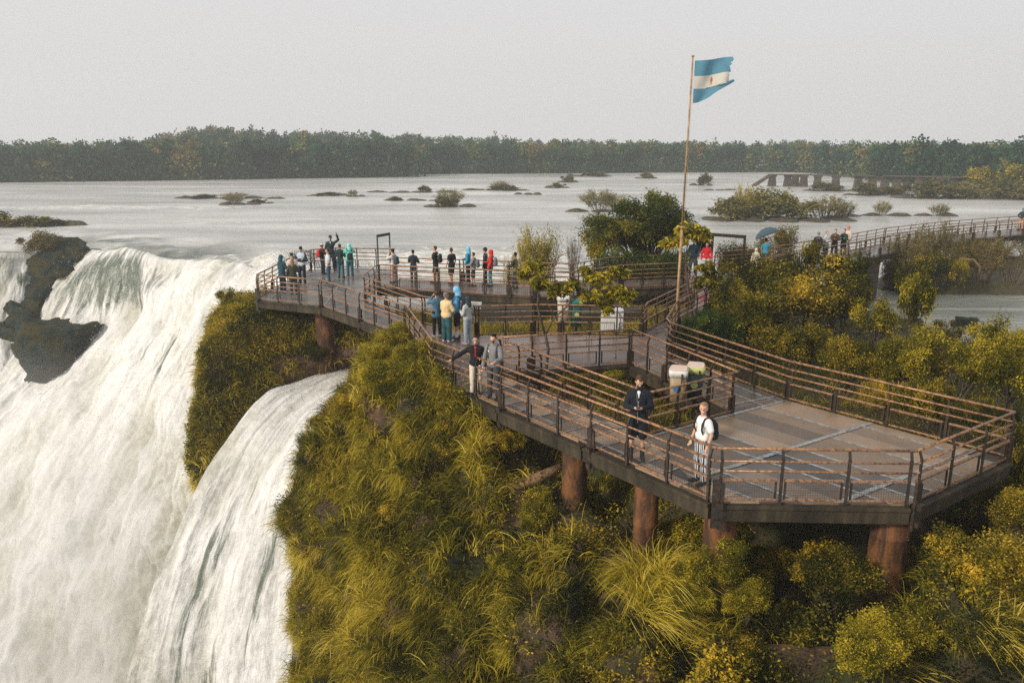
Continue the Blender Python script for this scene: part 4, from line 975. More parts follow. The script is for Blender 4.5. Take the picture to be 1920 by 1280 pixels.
# mass of shrubs right of the flagpole: crown centre z fixes the vertical scale
def shrub_to(px, py, Y, topy, w, tm, mat, label, hz=1.75, **k):
    """shrub whose crown spans w photo pixels and whose top is seen at photo row topy"""
    p = W(px, py, Y); top = W(px, topy, Y)[2]; z0 = max(gz(p[0], p[1]), -2.8); h = max(top-z0, .5); r = w/2/FPX*Y*1.03
    place(k.get('name', 'shrub'), label, k.get('cat', 'shrub'), k.get('group', GS), tm, (mat, k.get('stem', m_bark)), (p[0], p[1], z0-.1), (r/1.3, r/1.3, (h+.1)/hz), k.get('rz', random.uniform(0, 6.28)))
T = [
 (1330, 620, 27.5, 545, 120, 0, f_green, 'dark shrub just right of the bend in the long rusty railing'),
 (1400, 640, 28.5, 510, 210, 1, f_olive, 'broad dark olive shrub behind the long rusty railing'),
 (1500, 650, 26.5, 590, 190, 2, f_olive, 'low shadowy shrub behind the middle of the long rusty railing'),
 (1455, 560, 31.5, 436, 220, 0, f_olive, 'large olive shrub in the middle of the mass beside the climbing deck'),
 (1560, 560, 31.0, 442, 230, 1, f_olive, 'large olive shrub on the right side of the big mass'),
 (1482, 500, 35.0, 416, 130, 1, f_olive, 'tall olive shrub rising below the tourists on the footbridge'),
 (1590, 520, 34.0, 472, 100, 2, f_olive, 'dark shrub in front of the left abutment of the footbridge'),
 (1375, 580, 30.0, 500, 130, 2, f_olive, 'green shrub covering the railing of the climbing deck'),
 (1290, 640, 27.0, 575, 70, 2, f_green, 'small dark shrub wedged beside the bend of the rusty railing'),
 (1440, 440, 46.0, 395, 130, 1, f_willow, 'pale bush behind the dark metal frame at the junction'),
 (1390, 450, 47.0, 420, 90, 0, f_willow, 'yellowish bush at the water edge left of the blue umbrella'),
 (1590, 690, 23.5, 610, 150, 2, f_olive, 'dusky shrub behind the right part of the long rusty railing'),
 (1680, 690, 23.0, 590, 150, 0, f_bright, 'bright yellow green shrub behind the right platform'),
 (1790, 700, 22.5, 585, 190, 1, f_bright, 'biggest yellow leaved shrub behind the right corner of the platform'),
 (1900, 720, 21.5, 575, 170, 0, f_bright, 'yellow green shrub cut by the right picture edge beside the platform'),
 (1960, 660, 24.0, 590, 160, 2, f_olive, 'olive shrub at the right picture edge below the pool'),
 (1740, 770, 20.5, 690, 150, 2, f_olive, 'leafy shrub pressing against the back railing near the right corner'),
 (1880, 800, 18.5, 730, 130, 0, f_olive, 'shrub just outside the right hand corner railing'),
 (1955, 850, 17.0, 780, 130, 2, f_olive, 'dark shrub at the right picture edge level with the platform'),
 (1650, 760, 21.8, 700, 120, 2, f_olive, 'low shrub tight behind the back railing of the platform'),
]
for px, py, Y, ty, w, k, m, lb in T: shrub_to(px, py, Y, ty, w, B3[k], m, lb, hz=(2.05, 2.3, 1.65)[k])
shrub_to(1650, 600, 27.5, 540, 110, openB, f_bright, 'slender yellow shrub with open branches left of the calm pool', hz=2.4, name='small_tree', cat='tree')
shrub_to(1722, 570, 27.0, 470, 100, openB, f_bright, 'thin crooked tree with few yellow leaves against the calm pool', hz=2.4, name='small_tree', cat='tree')
shrub_to(1775, 640, 26.0, 590, 120, openB, f_willow, 'sparse reddish shrub standing at the edge of the calm pool', hz=2.4)
shrub_to(1860, 620, 25.0, 575, 130, openB, f_bright, 'sparse leaning shrub with yellow leaves right of the pool', hz=2.4, name='small_tree', cat='tree')
# behind the upper walkway
shrub_to(1008, 470, 44.5, 398, 120, wilA, f_bright, 'yellow feathery bush behind the upper walkway against the rapid', hz=1.6, stem=m_twig)
shrub_to(962, 480, 43.5, 455, 70, wilB, f_bright, 'smaller yellow bush left of the feathery one beside the queue', hz=1.4, stem=m_twig)
shrub_to(1075, 480, 44.5, 425, 70, wilS, f_willow, 'nearly bare twiggy bush between the yellow bush and the big tree', hz=1.5, stem=m_twig)
f_tree = foliage('big_tree_leaves', [(0.0, (.010, .018, .006)), (.35, (.045, .065, .012)), (.62, (.14, .15, .02)), (1.0, (.42, .34, .04))], .35, var=.6)
bigtree = plant_mesh('big_tree', 51, (3.3, 2.4, 2.1), 3.6, 46, .72, 60000, .13, .42, stems=3, trunk=.13, limb=.05, sub=16, spread=.55)
p = W(1210, 470, 43.0); place('tree', 'big dark green tree standing behind the upper walkway left of the flagpole', 'tree', 'trees near the walkways', bigtree, (f_tree, m_bark), (p[0], p[1], -1.6), (1.12, 1.05, .98), .4)
shrub_to(1125, 460, 41.8, 400, 90, openB, f_bright, 'light green leafy boughs at the left foot of the big dark tree', hz=2.4, name='small_tree', cat='tree')
shrub_to(1165, 520, 40.0, 465, 150, bushC, f_green, 'dark shrub between the big tree and the upper walkway', hz=1.4)
shrub_to(1250, 510, 40.5, 455, 90, bushA, f_green, 'dark shrub behind the foot of the flagpole', hz=1.75)
# broad leaved small trees
def broad_tree(label, base, top_pts, lobes, leaf, n, trunk=.055, mat=f_bright, seed=61, lr=.42):
    rng = np.random.default_rng(seed); root = empty('small_tree', base, label=label, cat='tree', group='trees near the walkways'); b = MB(); B0 = np.array(base)
    for path, r in top_pts: b.tube([np.array(q)-B0 for q in path], [trunk*x for x in r], 7)
    parts = []
    for (c, rr) in lobes:
        c = np.array(c)-B0; ns = 9; sc_ = c+in_ball(ns, rng, .3)*rr*np.array((1, 1, .7)); st = rng.normal(.5, .14, ns)
        for s in range(ns):
            b.tube([c*.7+sc_[s]*.3, sc_[s]], [.012, .005], 4, cap=False)
            k = n//(len(lobes)*ns); a = rng.uniform(0, 6.28, k); D = np.stack([np.cos(a), np.sin(a), rng.uniform(-.3, .6, k)], 1)
            P = sc_[s]+rng.normal(size=(k, 3))*rr*.16
            V, F = blade_arr(P, D, leaf*rng.uniform(.6, 1.2, k), rng, leaf*.42, .95, 4); t = np.repeat(np.clip(st[s]+rng.normal(0, .14, k), 0, 1), 10); parts.append((V, F, t))
    V, F, t = join(parts); link('crown', npmesh('crown', V, F, tint=t), mat, root); b.build('trunk', m_bark, root, smooth=True)
Yt = 22.6
q = lambda px, py, d=0: tuple(W(px, py, Yt+d))
broad_tree('small forked tree with drooping yellow green leaves growing through the planted opening', q(1020, 745),
 [([q(1020, 745), q(1024, 690), q(1028, 655), q(1022, 625)], (1.1, 1, .95, .8)), ([q(1022, 628), q(1008, 575), q(1010, 545), q(1018, 520)], (.8, .6, .5, .3)), ([q(1012, 555), q(1000, 528), q(992, 505)], (.5, .35, .2)), ([q(1022, 628), q(1036, 600), q(1046, 590), q(1078, 560)], (.75, .6, .5, .4)), ([q(1043, 594), q(1034, 580), q(1026, 570)], (.4, .3, .15)), ([q(1078, 560), q(1110, 545), q(1150, 530)], (.4, .3, .2))],
 [(q(1000, 500), .30), (q(1012, 530), .30), (q(985, 512, .2), .22), (q(1040, 545, .3), .28), (q(1075, 540), .32), (q(1105, 555, -.2), .30), (q(1120, 520), .34), (q(1150, 545), .36), (q(1175, 555), .30), (q(1135, 575, .2), .26), (q(1158, 512, .2), .26), (q(1105, 510, .3), .22)], .20, 2600, .05, f_bright, 61)
Yt = 30.5
broad_tree('leafy sapling with big drooping leaves in front of the flagpole', q(1300, 600),
 [([q(1300, 600), q(1290, 540), q(1285, 490), q(1290, 450)], (1, .8, .6, .4)), ([q(1288, 500), q(1310, 480), q(1320, 440)], (.5, .4, .2)), ([q(1293, 555), q(1325, 540), q(1330, 510)], (.5, .4, .2))],
 [(q(1270, 450), .35), (q(1300, 432), .38), (q(1318, 440), .32), (q(1282, 428, .3), .3), (q(1252, 455), .28), (q(1325, 500), .34), (q(1335, 520), .38), (q(1318, 530), .32), (q(1345, 540), .28)], .24, 2100, .05, f_bright, 62)
# twiggy willows by the footbridge
for px, py, Y, ty, w, tm, m, lb in [
 (1700, 470, 50.5, 425, 130, wilA, f_willow, 'brownish willow bush growing in front of the middle of the footbridge'),
 (1775, 450, 53.0, 400, 150, wilB, f_willow, 'tallest willow bush half hiding the footbridge'),
 (1840, 480, 51.0, 430, 150, wilA, f_willow, 'willow bush below the right half of the footbridge'),
 (1900, 490, 50.5, 450, 120, wilS, f_willow, 'thin bare willow at the right picture edge above the red bank'),
 (1690, 510, 49.8, 478, 110, bushC, f_olive, 'round dark bush on the bank just right of the bridge abutment'),
 (1755, 515, 49.6, 470, 110, bushA, f_olive, 'dark bush on the bank below the willows'),
 (1830, 460, 62.0, 420, 150, wilB, f_willow, 'willow bush on the far side of the footbridge'),
 (1940, 440, 64.0, 415, 120, wilA, f_willow, 'willow bush behind the footbridge at the right picture edge')]:
    shrub_to(px, py, Y, ty, w, tm, m, lb, hz=1.5 if tm in (wilA, wilB, wilS) else 1.6, stem=m_twig, group='willow bushes by the footbridge')
# prominent growth on the cliff
def on_cliff(px, py):
    U, Vv = proj(SK); k = np.argmin((U-px)**2+(Vv-py)**2+(SK[..., 1]-17)*2); return SK.reshape(-1, 3)[k]
wt = tuft_mesh('tuft', 71, 850, 1.05, .62, (.85, -.3, -.2), .7, .015, .30, 6, .60)
wt2 = tuft_mesh('tuft', 72, 750, .95, .58, (-.55, -.35, -.2), .75, .015, .32, 6, .58)
wt3 = tuft_mesh('tuft', 73, 520, .8, .42, (0, -.5, -.3), 1.0, .015, .42, 5, .5)
GT = 'big grass tufts on the cliff'
for px, py, s, tm, lb in [
 (1175, 1050, 1.05, wt2, 'tall pale grass tuft leaning left in front of the slim pier'), (1245, 1040, 1.1, wt, 'tall pale grass tuft leaning right beside the slim pier'),
 (1230, 1140, 1.0, wt, 'windblown grass tuft sweeping down to the right at the bottom'), (1160, 1200, .9, wt2, 'grass tuft at the bottom left of the windblown ones'),
 (1310, 1190, .95, wt, 'windblown grass tuft at the bottom below the yellow flowering shrub'), (1120, 1110, .8, wt3, 'upright grass tuft left of the windblown ones'),
 (1800, 1010, 1.0, wt, 'arching green grass tuft below the right platform corner'), (1860, 960, .9, wt2, 'grass tuft at the right edge under the platform corner'), (1770, 1110, .9, wt3, 'narrow grass tuft right of the thick streaked pier'),
 (1690, 1230, .9, wt, 'grass tuft at the bottom below the thick streaked pier'), (920, 900, .9, wt3, 'pale grass tuft hanging over the dark hollow'), (800, 830, 1.1, wt3, 'yellow grass tuft on the brow below the girder'),
 (620, 900, 1.1, wt3, 'grass tuft on the left shoulder of the cliff'), (700, 1150, 1.15, wt3, 'hanging grass tuft low on the cliff by the smaller fall'), (800, 1160, 1.0, wt2, 'hanging grass tuft in the lower middle of the cliff'),
 (1450, 1240, .9, wt3, 'dark grass tuft at the bottom between two leafy shrubs'), (1880, 1180, .95, wt, 'grass tuft at the bottom right of the picture')]:
    p = on_cliff(px, py); place('grass_tuft', lb, 'grass tuft', GT, tm, f_grass, (p[0], p[1], p[2]-.08), s*.82, random.uniform(-.5, .5))
for px, py, s, k, m, lb in [
 (1325, 1060, .80, 1, f_bright, 'yellow flowering shrub in front of the short wide pier'), (1390, 1130, .62, 0, f_bright, 'leafy shrub with reddish leaves right of the yellow one'),
 (1010, 1010, .55, 1, f_bright, 'fresh green shrub left of the tallest pier'), (960, 1100, .50, 0, f_bright, 'bright fern like shrub above the red gully'),
 (1540, 1140, .75, 0, f_olive, 'rounded leafy shrub at the bottom under the right platform'), (1620, 1250, .7, 2, f_bright, 'yellow green shrub at the bottom under the right platform'),
 (1700, 1130, .7, 2, f_olive, 'leafy shrub hiding the foot of the thick streaked pier'), (1830, 1130, .75, 0, f_olive, 'leafy shrub at the lower right of the picture'),
 (1560, 1010, .55, 1, f_olive, 'shaded shrub in the dark under the right platform'), (720, 760, .85, 0, f_bright, 'yellow flowering bush on top of the grassy boulder'), (690, 830, .6, 2, f_bright, 'small yellow bush below the flowering one'),
 (790, 690, .65, 2, f_bright, 'bright bush against the short railing at the bend'), (750, 660, .60, 0, f_bright, 'topmost bush of the grassy boulder beside the railing bend'), (650, 790, .6, 2, f_olive, 'olive bush on the left brow of the grassy boulder'),
 (840, 880, .60, 1, f_olive, 'round yellow tipped bush in the middle of the cliff'), (900, 780, .6, 2, f_olive, 'dark bush in the shade right below the girder'), (950, 850, .5, 2, f_olive, 'olive bush under the long girder'),
 (1450, 1090, .6, 2, f_olive, 'dim bush between the short wide pier and the rounded shrub'), (1900, 1010, .7, 2, f_olive, 'dark bush at the right edge below the platform corner')]:
    p = on_cliff(px, py); place('shrub', lb, 'shrub', 'shrubs on the cliff', B3[k], (m, m_bark), (p[0], p[1], p[2]-.12*s), s*1.15, random.uniform(0, 6))
for px, py, Y, s, k, m, lb in [
 (440, 590, 35.8, .95, 1, f_bright, 'bush on the outer corner below the left platform'), (480, 600, 36.0, 1.1, 0, f_bright, 'large bush directly below the left platform corner'), (425, 660, 34.0, .9, 2, f_bright, 'bush on the left edge of the bank above the curtain'),
 (455, 690, 33.6, 1.0, 0, f_bright, 'rounded bush in the middle of the left bank'), (400, 740, 32.5, .7, 1, f_bright, 'bush at the lower left edge of the bank'), (540, 640, 34.5, .9, 2, f_olive, 'green bush in the shade of the left platform'),
 (590, 665, 34.0, .75, 0, f_olive, 'bush beside the dim pier on the left bank'), (500, 650, 34.4, .9, 1, f_olive, 'bush between the brown rock slope and the platform'), (390, 830, 31.2, .45, 2, f_bright, 'lowest bush on the tip of the bank'), (515, 715, 33.0, .4, 2, f_bright, 'small bush on the brown rock slope')]:
    p = W(px, py, Y); place('shrub', lb, 'shrub', 'shrubs on the left bank', B3[k], (m, m_bark), (p[0], p[1], p[2]-.7*s), s, random.uniform(0, 6))
# fallen log and bare driftwood
def log(label, pts, r, name='log'):
    b = MB(); P = [np.array(W(*p)) for p in pts]; b.tube(P, r, 9); me = b.mesh('log', True); o = link(name, me, m_log); props(o, label, 'log')
m_log = simple('rotten_wood', (.10, .055, .025), (.24, .14, .06), .85, 0, 5, .6, 20, .03)
log('brown fallen log leaning across the hollow left of the tallest pier', [(910, 930, 18.7), (960, 915, 18.6), (1010, 895, 18.6), (1052, 875, 18.7)], [.13, .16, .15, .11])
log('pale bent driftwood on the bank below the willows', [(1800, 485, 50), (1825, 487, 49.8), (1838, 500, 49.6), (1835, 520, 49.5)], [.06, .08, .08, .05])

# ------------------------------------------------------------------ islets in the river
m_islet = rockmat('islet_rock', (.03, .025, .02), (.075, .055, .042), (.12, .085, .065), (.05, .055, .018))
isA = plant_mesh('islet_bush', 81, (1, .8, .62), .62, 18, .38, 4200, .14, .5, stems=4, trunk=.03, limb=.015, zmin=-.85, spread=.7)
isB = willow_mesh('islet_willow', 82, 1.1, 1.3, 36, .10, 46)
def islet(label, px, py, wpx, bushes=(), h=.35, depth=.5, mat=None):
    """px,py: middle of the waterline in the photo; bushes: (dpx, width px, height px, kind, mat, label)"""
    g = G(px, py, ZR); Y = g[1]; r = wpx/2/FPX*Y; rng = np.random.default_rng(int(px*7+py)); bl = []
    k = max(2, int(r/2)); 
    for i in range(k+1):
        x = g[0]-r*.85+1.7*r*i/k; bl.append(((x, Y+rng.uniform(-.6, .9)*depth*2+.5, ZR-.15), (max(r/k*.9, .5), rng.uniform(.8, 1.6)*depth*1.6, h*rng.uniform(.7, 1.25)+.15)))
    o = rock('islet', bl, label, .22, .7, mat or m_islet, cat='islet', group='rocky islets in the river', blocky=.3)
    for dpx, bw, bh, kind, mt, lb in bushes:
        p = G(px+dpx, py-1, ZR); rr = bw/2/FPX*Y; hh = bh/FPX*Y
        if kind: place('shrub', lb, 'shrub', 'shrubs on the islets', isB, (mt, m_twig), (p[0], Y+.6, ZR+.1), (rr/1.25, rr/1.25, hh/1.45), rng.uniform(0, 6))
        else: place('shrub', lb, 'shrub', 'shrubs on the islets', isA, (mt, m_bark), (p[0], Y+.6, ZR+.05), (rr/1.2, rr/1.2, hh/1.5), rng.uniform(0, 6))
f_isl = foliage('islet_olive_leaves', [(0.0, (.05, .052, .016)), (.5, (.19, .17, .04)), (1.0, (.40, .32, .09))], .25)
g_far, w_far = f_far, f_isl
islet('long low reddish islet left of centre on the river', 430, 373, 200, [(-50, 60, 9, 0, g_far, 'low growth on the left end of the long reddish islet'), (10, 70, 12, 1, w_far, 'wispy growth in the middle of the long reddish islet')])
islet('small islet in front of the long reddish one', 447, 384, 60, [(-3, 50, 20, 1, w_far, 'brown tuft on the small islet in front of the long one')])
islet('dark flat islet tip right of the small tufted one', 486, 381, 44, [(0, 36, 8, 0, g_far, 'low green growth on the dark flat islet tip')])
islet('flat green islet near the middle of the river', 615, 367, 64, [(0, 56, 7, 0, g_far, 'low growth on the flat green islet')])
islet('tiny islet carrying one pale bush', 665, 369, 28, [(0, 26, 14, 1, w_far, 'pale bush on a tiny islet')])
islet('long dark islet behind the one with the round bush', 770, 361, 150, [(30, 34, 14, 0, g_far, 'small green bush on the long dark islet')])
islet('dark rocky islet left of the round bush', 780, 377, 100, [(-35, 30, 9, 0, g_far, 'low tuft at the left end of the dark rocky islet')])
islet('islet under the round yellowish bush', 843, 388, 76, [(0, 74, 38, 1, w_far, 'round yellowish bush standing alone in the river'), (-6, 60, 22, 0, f_willow, 'dense foot of the round yellowish bush')])
islet('long islet with green brush beyond the round bush', 930, 357, 100, [(5, 44, 20, 1, w_far, 'twiggy bush on the long islet with green brush'), (20, 70, 12, 0, g_far, 'green brush along the long islet')])
islet('bare dark rock in the river right of the brushy islet', 990, 365, 42)
islet('islet with a small round green bush far out', 1064, 342, 32, [(0, 32, 17, 0, g_far, 'small round green bush far out on the river')])
islet('low islet with flat brush in front of the small round bush', 1045, 352, 36, [(0, 34, 10, 0, f_willow, 'flat yellowish brush on a low islet')])
islet('islet of the large pale bush left of the big tree', 1130, 397, 110, [(-5, 95, 48, 1, w_far, 'large pale bush in the river left of the big dark tree'), (25, 70, 40, 1, w_far, 'right half of the pale bushes left of the big dark tree')])
islet('small far islet with a bush near the far shore', 1212, 335, 34, [(0, 32, 13, 0, f_willow, 'olive bush near the far shore left of the flagpole')])
islet('low islet with brush near the far shore', 1110, 331, 60, [(0, 60, 9, 0, f_far, 'low brush near the far shore')])
islet('islet with a rounded bush right of the flagpole', 1315, 348, 34, [(0, 34, 26, 0, g_far, 'rounded green bush right of the flagpole')])
islet('green grassy islet above the left falls', 40, 425, 200, [(-60, 110, 30, 0, f_olive, 'green bush at the left end of the grassy islet'), (10, 110, 22, 0, f_olive, 'low green bushes in the middle of the grassy islet'), (60, 70, 14, 0, f_olive, 'lowest green bushes at the right end of the grassy islet')], h=.4, mat=m_soil)
for px, py, Y, s, lb in [(75, 455, 77.5, 1.5, 'rusty brown bush on top of the dark rock ridge'), (95, 452, 77.5, 1.2, 'brown bush beside the other on the rock ridge'), (112, 446, 78, .8, 'smallest brown bush on the rock ridge')]:
    p = W(px, py, Y); place('shrub', lb, 'shrub', 'shrubs on the rock ridge', isA, (f_willow, m_bark), (p[0], p[1]-.5, p[2]-.8), s, 1)
islet('large bushy island right of the flagpole', 1460, 411, 270, [(-90, 110, 42, 0, f_isl, 'left bush of the large bushy island'), (-40, 130, 62, 0, f_isl, 'tallest green bush of the large bushy island'), (20, 120, 56, 0, f_isl, 'middle bush of the large bushy island'), (85, 110, 50, 1, w_far, 'brownish willow on the right of the large bushy island'), (120, 60, 34, 1, w_far, 'lowest willow at the right tip of the large bushy island'), (-70, 60, 74, 1, f_bright, 'yellow green sapling on the left of the large bushy island')], depth=1.6)
islet('flat rock islet with a leaning bare shrub', 1640, 406, 110, [(10, 46, 32, 1, w_far, 'leaning bare shrub on a flat rock islet')])
islet('thin rock islet with a shrub leaning right', 1735, 406, 100, [(22, 50, 26, 1, w_far, 'shrub leaning right on the thin rock islet')])
islet('dark rock near the ruined bridge', 1350, 357, 50)
islet('low bushy islet in front of the ruined bridge', 1560, 358, 90, [(-10, 80, 17, 0, f_far, 'low bushes in front of the ruined bridge')])
islet('bushy islet at the foot of the ruined bridge', 1645, 366, 100, [(-20, 80, 26, 0, f_far, 'olive bushes at the foot of the ruined bridge'), (25, 60, 20, 0, f_willow, 'yellow bushes at the foot of the ruined bridge')])
islet('bushy shore right of the ruined bridge', 1790, 372, 200, [(-50, 110, 38, 0, f_far, 'dark bushes right of the ruined bridge'), (20, 110, 34, 0, f_isl, 'yellow bushes right of the ruined bridge'), (80, 110, 40, 0, f_far, 'bushes on the shore towards the right edge')], depth=1.2)
islet('bushy shore at the right picture edge', 1930, 374, 160, [(-30, 110, 36, 0, f_isl, 'yellow green bushes at the right picture edge above the footbridge'), (20, 110, 50, 0, f_bright, 'bright bush at the right picture edge on the far shore')], depth=1.2)
# pale green trees on the right shore
bigtree2 = plant_mesh('shore_tree', 91, (3.0, 2.6, 1.7), 2.9, 26, .95, 9000, .36, .5, stems=3, trunk=.12, limb=.05, zmin=-.8)
for px, py, Y, s, m, lb in [(1845, 372, 150, 1.0, f_bright, 'light green flat topped tree on the right shore'), (1915, 372, 142, 1.15, f_bright, 'taller light green tree at the right edge of the far shore'), (1720, 350, 200, 1.4, f_green, 'dark rounded tree on the right shore behind the ruined bridge'), (1775, 352, 198, 1.5, f_green, 'dark tree right of the ruined bridge'), (1640, 345, 222, 1.3, f_green, 'dark tree behind the middle of the ruined bridge')]:
    p = G(px, py, ZR); place('tree', lb, 'tree', 'trees on the right shore', bigtree2, (m, m_bark), (p[0]/p[1]*Y, Y, ZR-1.2), s*1.15, px)

# ------------------------------------------------------------------ ruined bridge far out
def ruin():
    Y = 176.0; z1 = -.35; root = empty('ruined_bridge', PX(1600, Y, ZR), label='ruined bridge far out with a row of dark stone pillars and a thin broken deck', cat='bridge'); O = np.array(root.location)
    m = simple('old_pillar', (.035, .028, .022), (.085, .065, .05), .9, 0, .8, .4, 3, .1)
    for i, (px, h) in enumerate([(1447, 1), (1476, 1), (1490, 1), (1506, 1), (1532, 1), (1566, 1), (1608, 1), (1635, 1), (1658, 1), (1680, 1), (1700, .55), (1721, 1.05), (1740, .5), (1760, 1), (1834, 1)]):
        c = PX(px, Y-(i*.9), ZR)-O; H = (z1-ZR)*h; b = MB(); w = .60
        b.v = []; V = []
        for z, k, kk in ((-.4, 1.5, 1.1), (.7, 1.2, 1), (H-.35, .95, .9), (H-.34, 1.25, 1.1), (H, 1.25, 1.1)):
            for x, y in ((-1, -1), (1, -1), (1, 1), (-1, 1)): V.append(c+np.array((x*w*k, y*.55*kk, z)))
        F = [(i*4+k, i*4+(k+1) % 4, i*4+4+(k+1) % 4, i*4+4+k) for i in range(4) for k in range(4)]+[(0, 3, 2, 1), (16, 17, 18, 19)]
        b.add(V, F); b.build('pillar', m, root)
    for a, c in ((1440, 1500), (1500, 1572), (1600, 1640), (1655, 1765), (1766, 1870)):
        b = MB(); p = PX(a, Y-(a-1447)/28, z1+.12)-O; q = PX(c, Y-(c-1447)/28, z1+.12)-O; b.bar(p, q, 1.6, .22); b.build('deck_beam', m, root)
    b = MB(); b.bar(PX(1444, Y, z1)-O, PX(1412, Y, ZR)-O, 1.4, .5); b.build('fallen_beam', m, root)
ruin()

# more growth hugging the cliff, filling the foot of the piers
for k, (px, py, s, bk, m, lb) in enumerate([
 (1080, 1075, .6, 2, f_bright, 'leafy shrub hiding the foot of the tallest pier'), (1350, 1010, .45, 2, f_olive, 'small shrub touching the short wide pier'), (1215, 1010, .5, 2, f_olive, 'small shrub behind the windblown grass'),
 (1620, 1080, .6, 0, f_olive, 'shrub left of the thick streaked pier'), (1760, 1060, .65, 2, f_bright, 'yellow tipped shrub right of the thick streaked pier'), (1500, 1200, .75, 2, f_bright, 'wide bright shrub at the bottom middle right'),
 (1740, 1220, .75, 1, f_bright, 'bright shrub at the bottom below the arching tufts'), (1900, 1250, .7, 0, f_olive, 'shrub in the bottom right corner'), (1380, 1250, .6, 2, f_olive, 'low shrub at the bottom below the windblown grass'),
 (880, 1010, .6, 2, f_olive, 'shrub on the cliff face left of the red gully'), (760, 980, .6, 0, f_olive, 'shrub in the middle of the hanging grass'), (900, 1200, .55, 2, f_bright, 'bright shrub left of the gully at the bottom'), (1090, 1240, .6, 0, f_bright, 'fern like shrub at the bottom right of the gully'),
 (620, 800, .7, 2, f_olive, 'bush on the left brow above the smaller fall'), (595, 860, .6, 1, f_olive, 'bush hanging over the smaller fall'), (560, 960, .6, 2, f_olive, 'bush at the left edge of the cliff over the falling water'), (700, 700, .75, 1, f_bright, 'bright bush at the top left of the grassy boulder')]):
    p = on_cliff(px, py); place('shrub', lb, 'shrub', 'shrubs on the cliff', B3[bk], (m, m_bark), (p[0], p[1], p[2]-.4*s), s, random.uniform(0, 6))
inner = [(1.2, 21.9), (2.3, 20.9), (3.4, 20.0), (1.9, 22.9), (3.0, 22.2), (.5, 22.7)]
for k, ((x, y), lb) in enumerate(zip(inner, ['bush in the planted opening at its left', 'low bush in the middle of the planted opening', 'bush in the planted opening in front of the bins', 'bush at the back left of the planted opening', 'bush at the back right of the planted opening', 'bush in the left corner of the planted opening'])):
    place('shrub', lb, 'shrub', 'shrubs in the planted opening', B3[k % 3], ((f_bright, f_olive)[k % 2], m_bark), (x, y, gz(x, y)-.25), (.62, .62, .50), k)

# growth standing in front of the two front piers
for pt, s, tm, rz, lb in [((1195, 1085, 14.7), .85, wt2, .2, 'pale grass tuft rising against the slim pier'), ((1268, 1080, 14.3), .85, wt, -.2, 'pale grass tuft rising between the slim and the short pier'), ((1235, 1120, 14.0), .8, wt, .6, 'pale grass tuft in the middle of the windblown ones')]:
    p = W(*pt); place('grass_tuft', lb, 'grass tuft', GT, tm, f_grass, tuple(p), s, rz)
for pt, s, k, m, lb in [((1335, 1085, 13.7), .62, 1, f_bright, 'yellow flowering shrub touching the short wide pier'), ((1400, 1120, 13.4), .55, 2, f_bright, 'yellow flowering shrub right of the short wide pier'), ((1285, 1130, 13.6), .5, 0, f_bright, 'small yellow shrub under the windblown grass')]:
    p = W(*pt); place('shrub', lb, 'shrub', 'shrubs on the cliff', B3[k], (m, m_bark), (p[0], p[1], p[2]-.75*s), s, pt[0])
# ------------------------------------------------------------------ people
def capsule(p, q, r1, r2, n=14, fl=(1, 1, 1)):
    """tapered capsule as vertex and face lists; fl stretches the section along x,y,z about the axis"""
    p = np.array(p, float); q = np.array(q, float); d = q-p; L = np.linalg.norm(d); d = d/L if L > 1e-6 else np.array((0, 0, 1.)); u = np.cross(d, (0.31, .95, .05)); u /= np.linalg.norm(u); w = np.cross(d, u)
    rings = [(p-d*r1*math.cos(a), r1*math.sin(a)) for a in (.02, .55, 1.05)]+[(p, r1)]+[(p+(q-p)*t, r1+(r2-r1)*t) for t in (.33, .66)]+[(q, r2)]+[(q+d*r2*math.cos(a), r2*math.sin(a)) for a in (1.05, .55, .02)]
    V = []; a = np.arange(n)*2*math.pi/n
    for c, r in rings:
        ax = p+d*np.dot(c-p, d); ring = (np.cos(a)[:, None]*u+np.sin(a)[:, None]*w)*r+(c-ax); ring = ring*np.array(fl); V += list(ax+ring)
    m = len(rings); F = [(i*n+k, i*n+(k+1) % n, (i+1)*n+(k+1) % n, (i+1)*n+k) for i in range(m-1) for k in range(n)]+[tuple(range(n-1, -1, -1)), tuple((m-1)*n+k for k in range(n))]
    return V, F
def fuse(name, caps, voxel, mat, parent, noise=0, smooth=2, paint=None, ns=9):
    b = MB()
    for c in caps: V, F = capsule(*c[:4], fl=c[4] if len(c) > 4 else (1, 1, 1)); b.add(V, F)
    me = b.mesh(name); o = link(name, me, None, parent); md = o.modifiers.new('r', 'REMESH'); md.mode = 'VOXEL'; md.voxel_size = voxel
    if smooth: s = o.modifiers.new('s', 'SMOOTH'); s.iterations = smooth; s.factor = .5
    m2 = bpy.data.meshes.new_from_object(o.evaluated_get(bpy.context.evaluated_depsgraph_get())); o.modifiers.clear(); o.data = m2; bpy.data.meshes.remove(me); m2.name = name
    n = len(m2.vertices)
    if noise:
        V = np.empty(n*3); m2.vertices.foreach_get('co', V); V = V.reshape(-1, 3); N = np.empty(n*3); m2.vertices.foreach_get('normal', N); N = N.reshape(-1, 3)
        V = V+N*(fbm(V*np.array((ns, ns, ns*.7))+hash(name) % 7+parent.location.x*3, 3)*noise)[:, None]; m2.vertices.foreach_set('co', V.ravel())
    m2.polygons.foreach_set('use_smooth', np.ones(len(m2.polygons), bool))
    for m in (mat if isinstance(mat, (list, tuple)) else [mat]): m2.materials.append(m)
    if paint:
        C = np.empty(len(m2.polygons)*3); m2.polygons.foreach_get('center', C); m2.polygons.foreach_set('material_index', paint(C.reshape(-1, 3)).astype(np.int32))
    m2.update(); return o
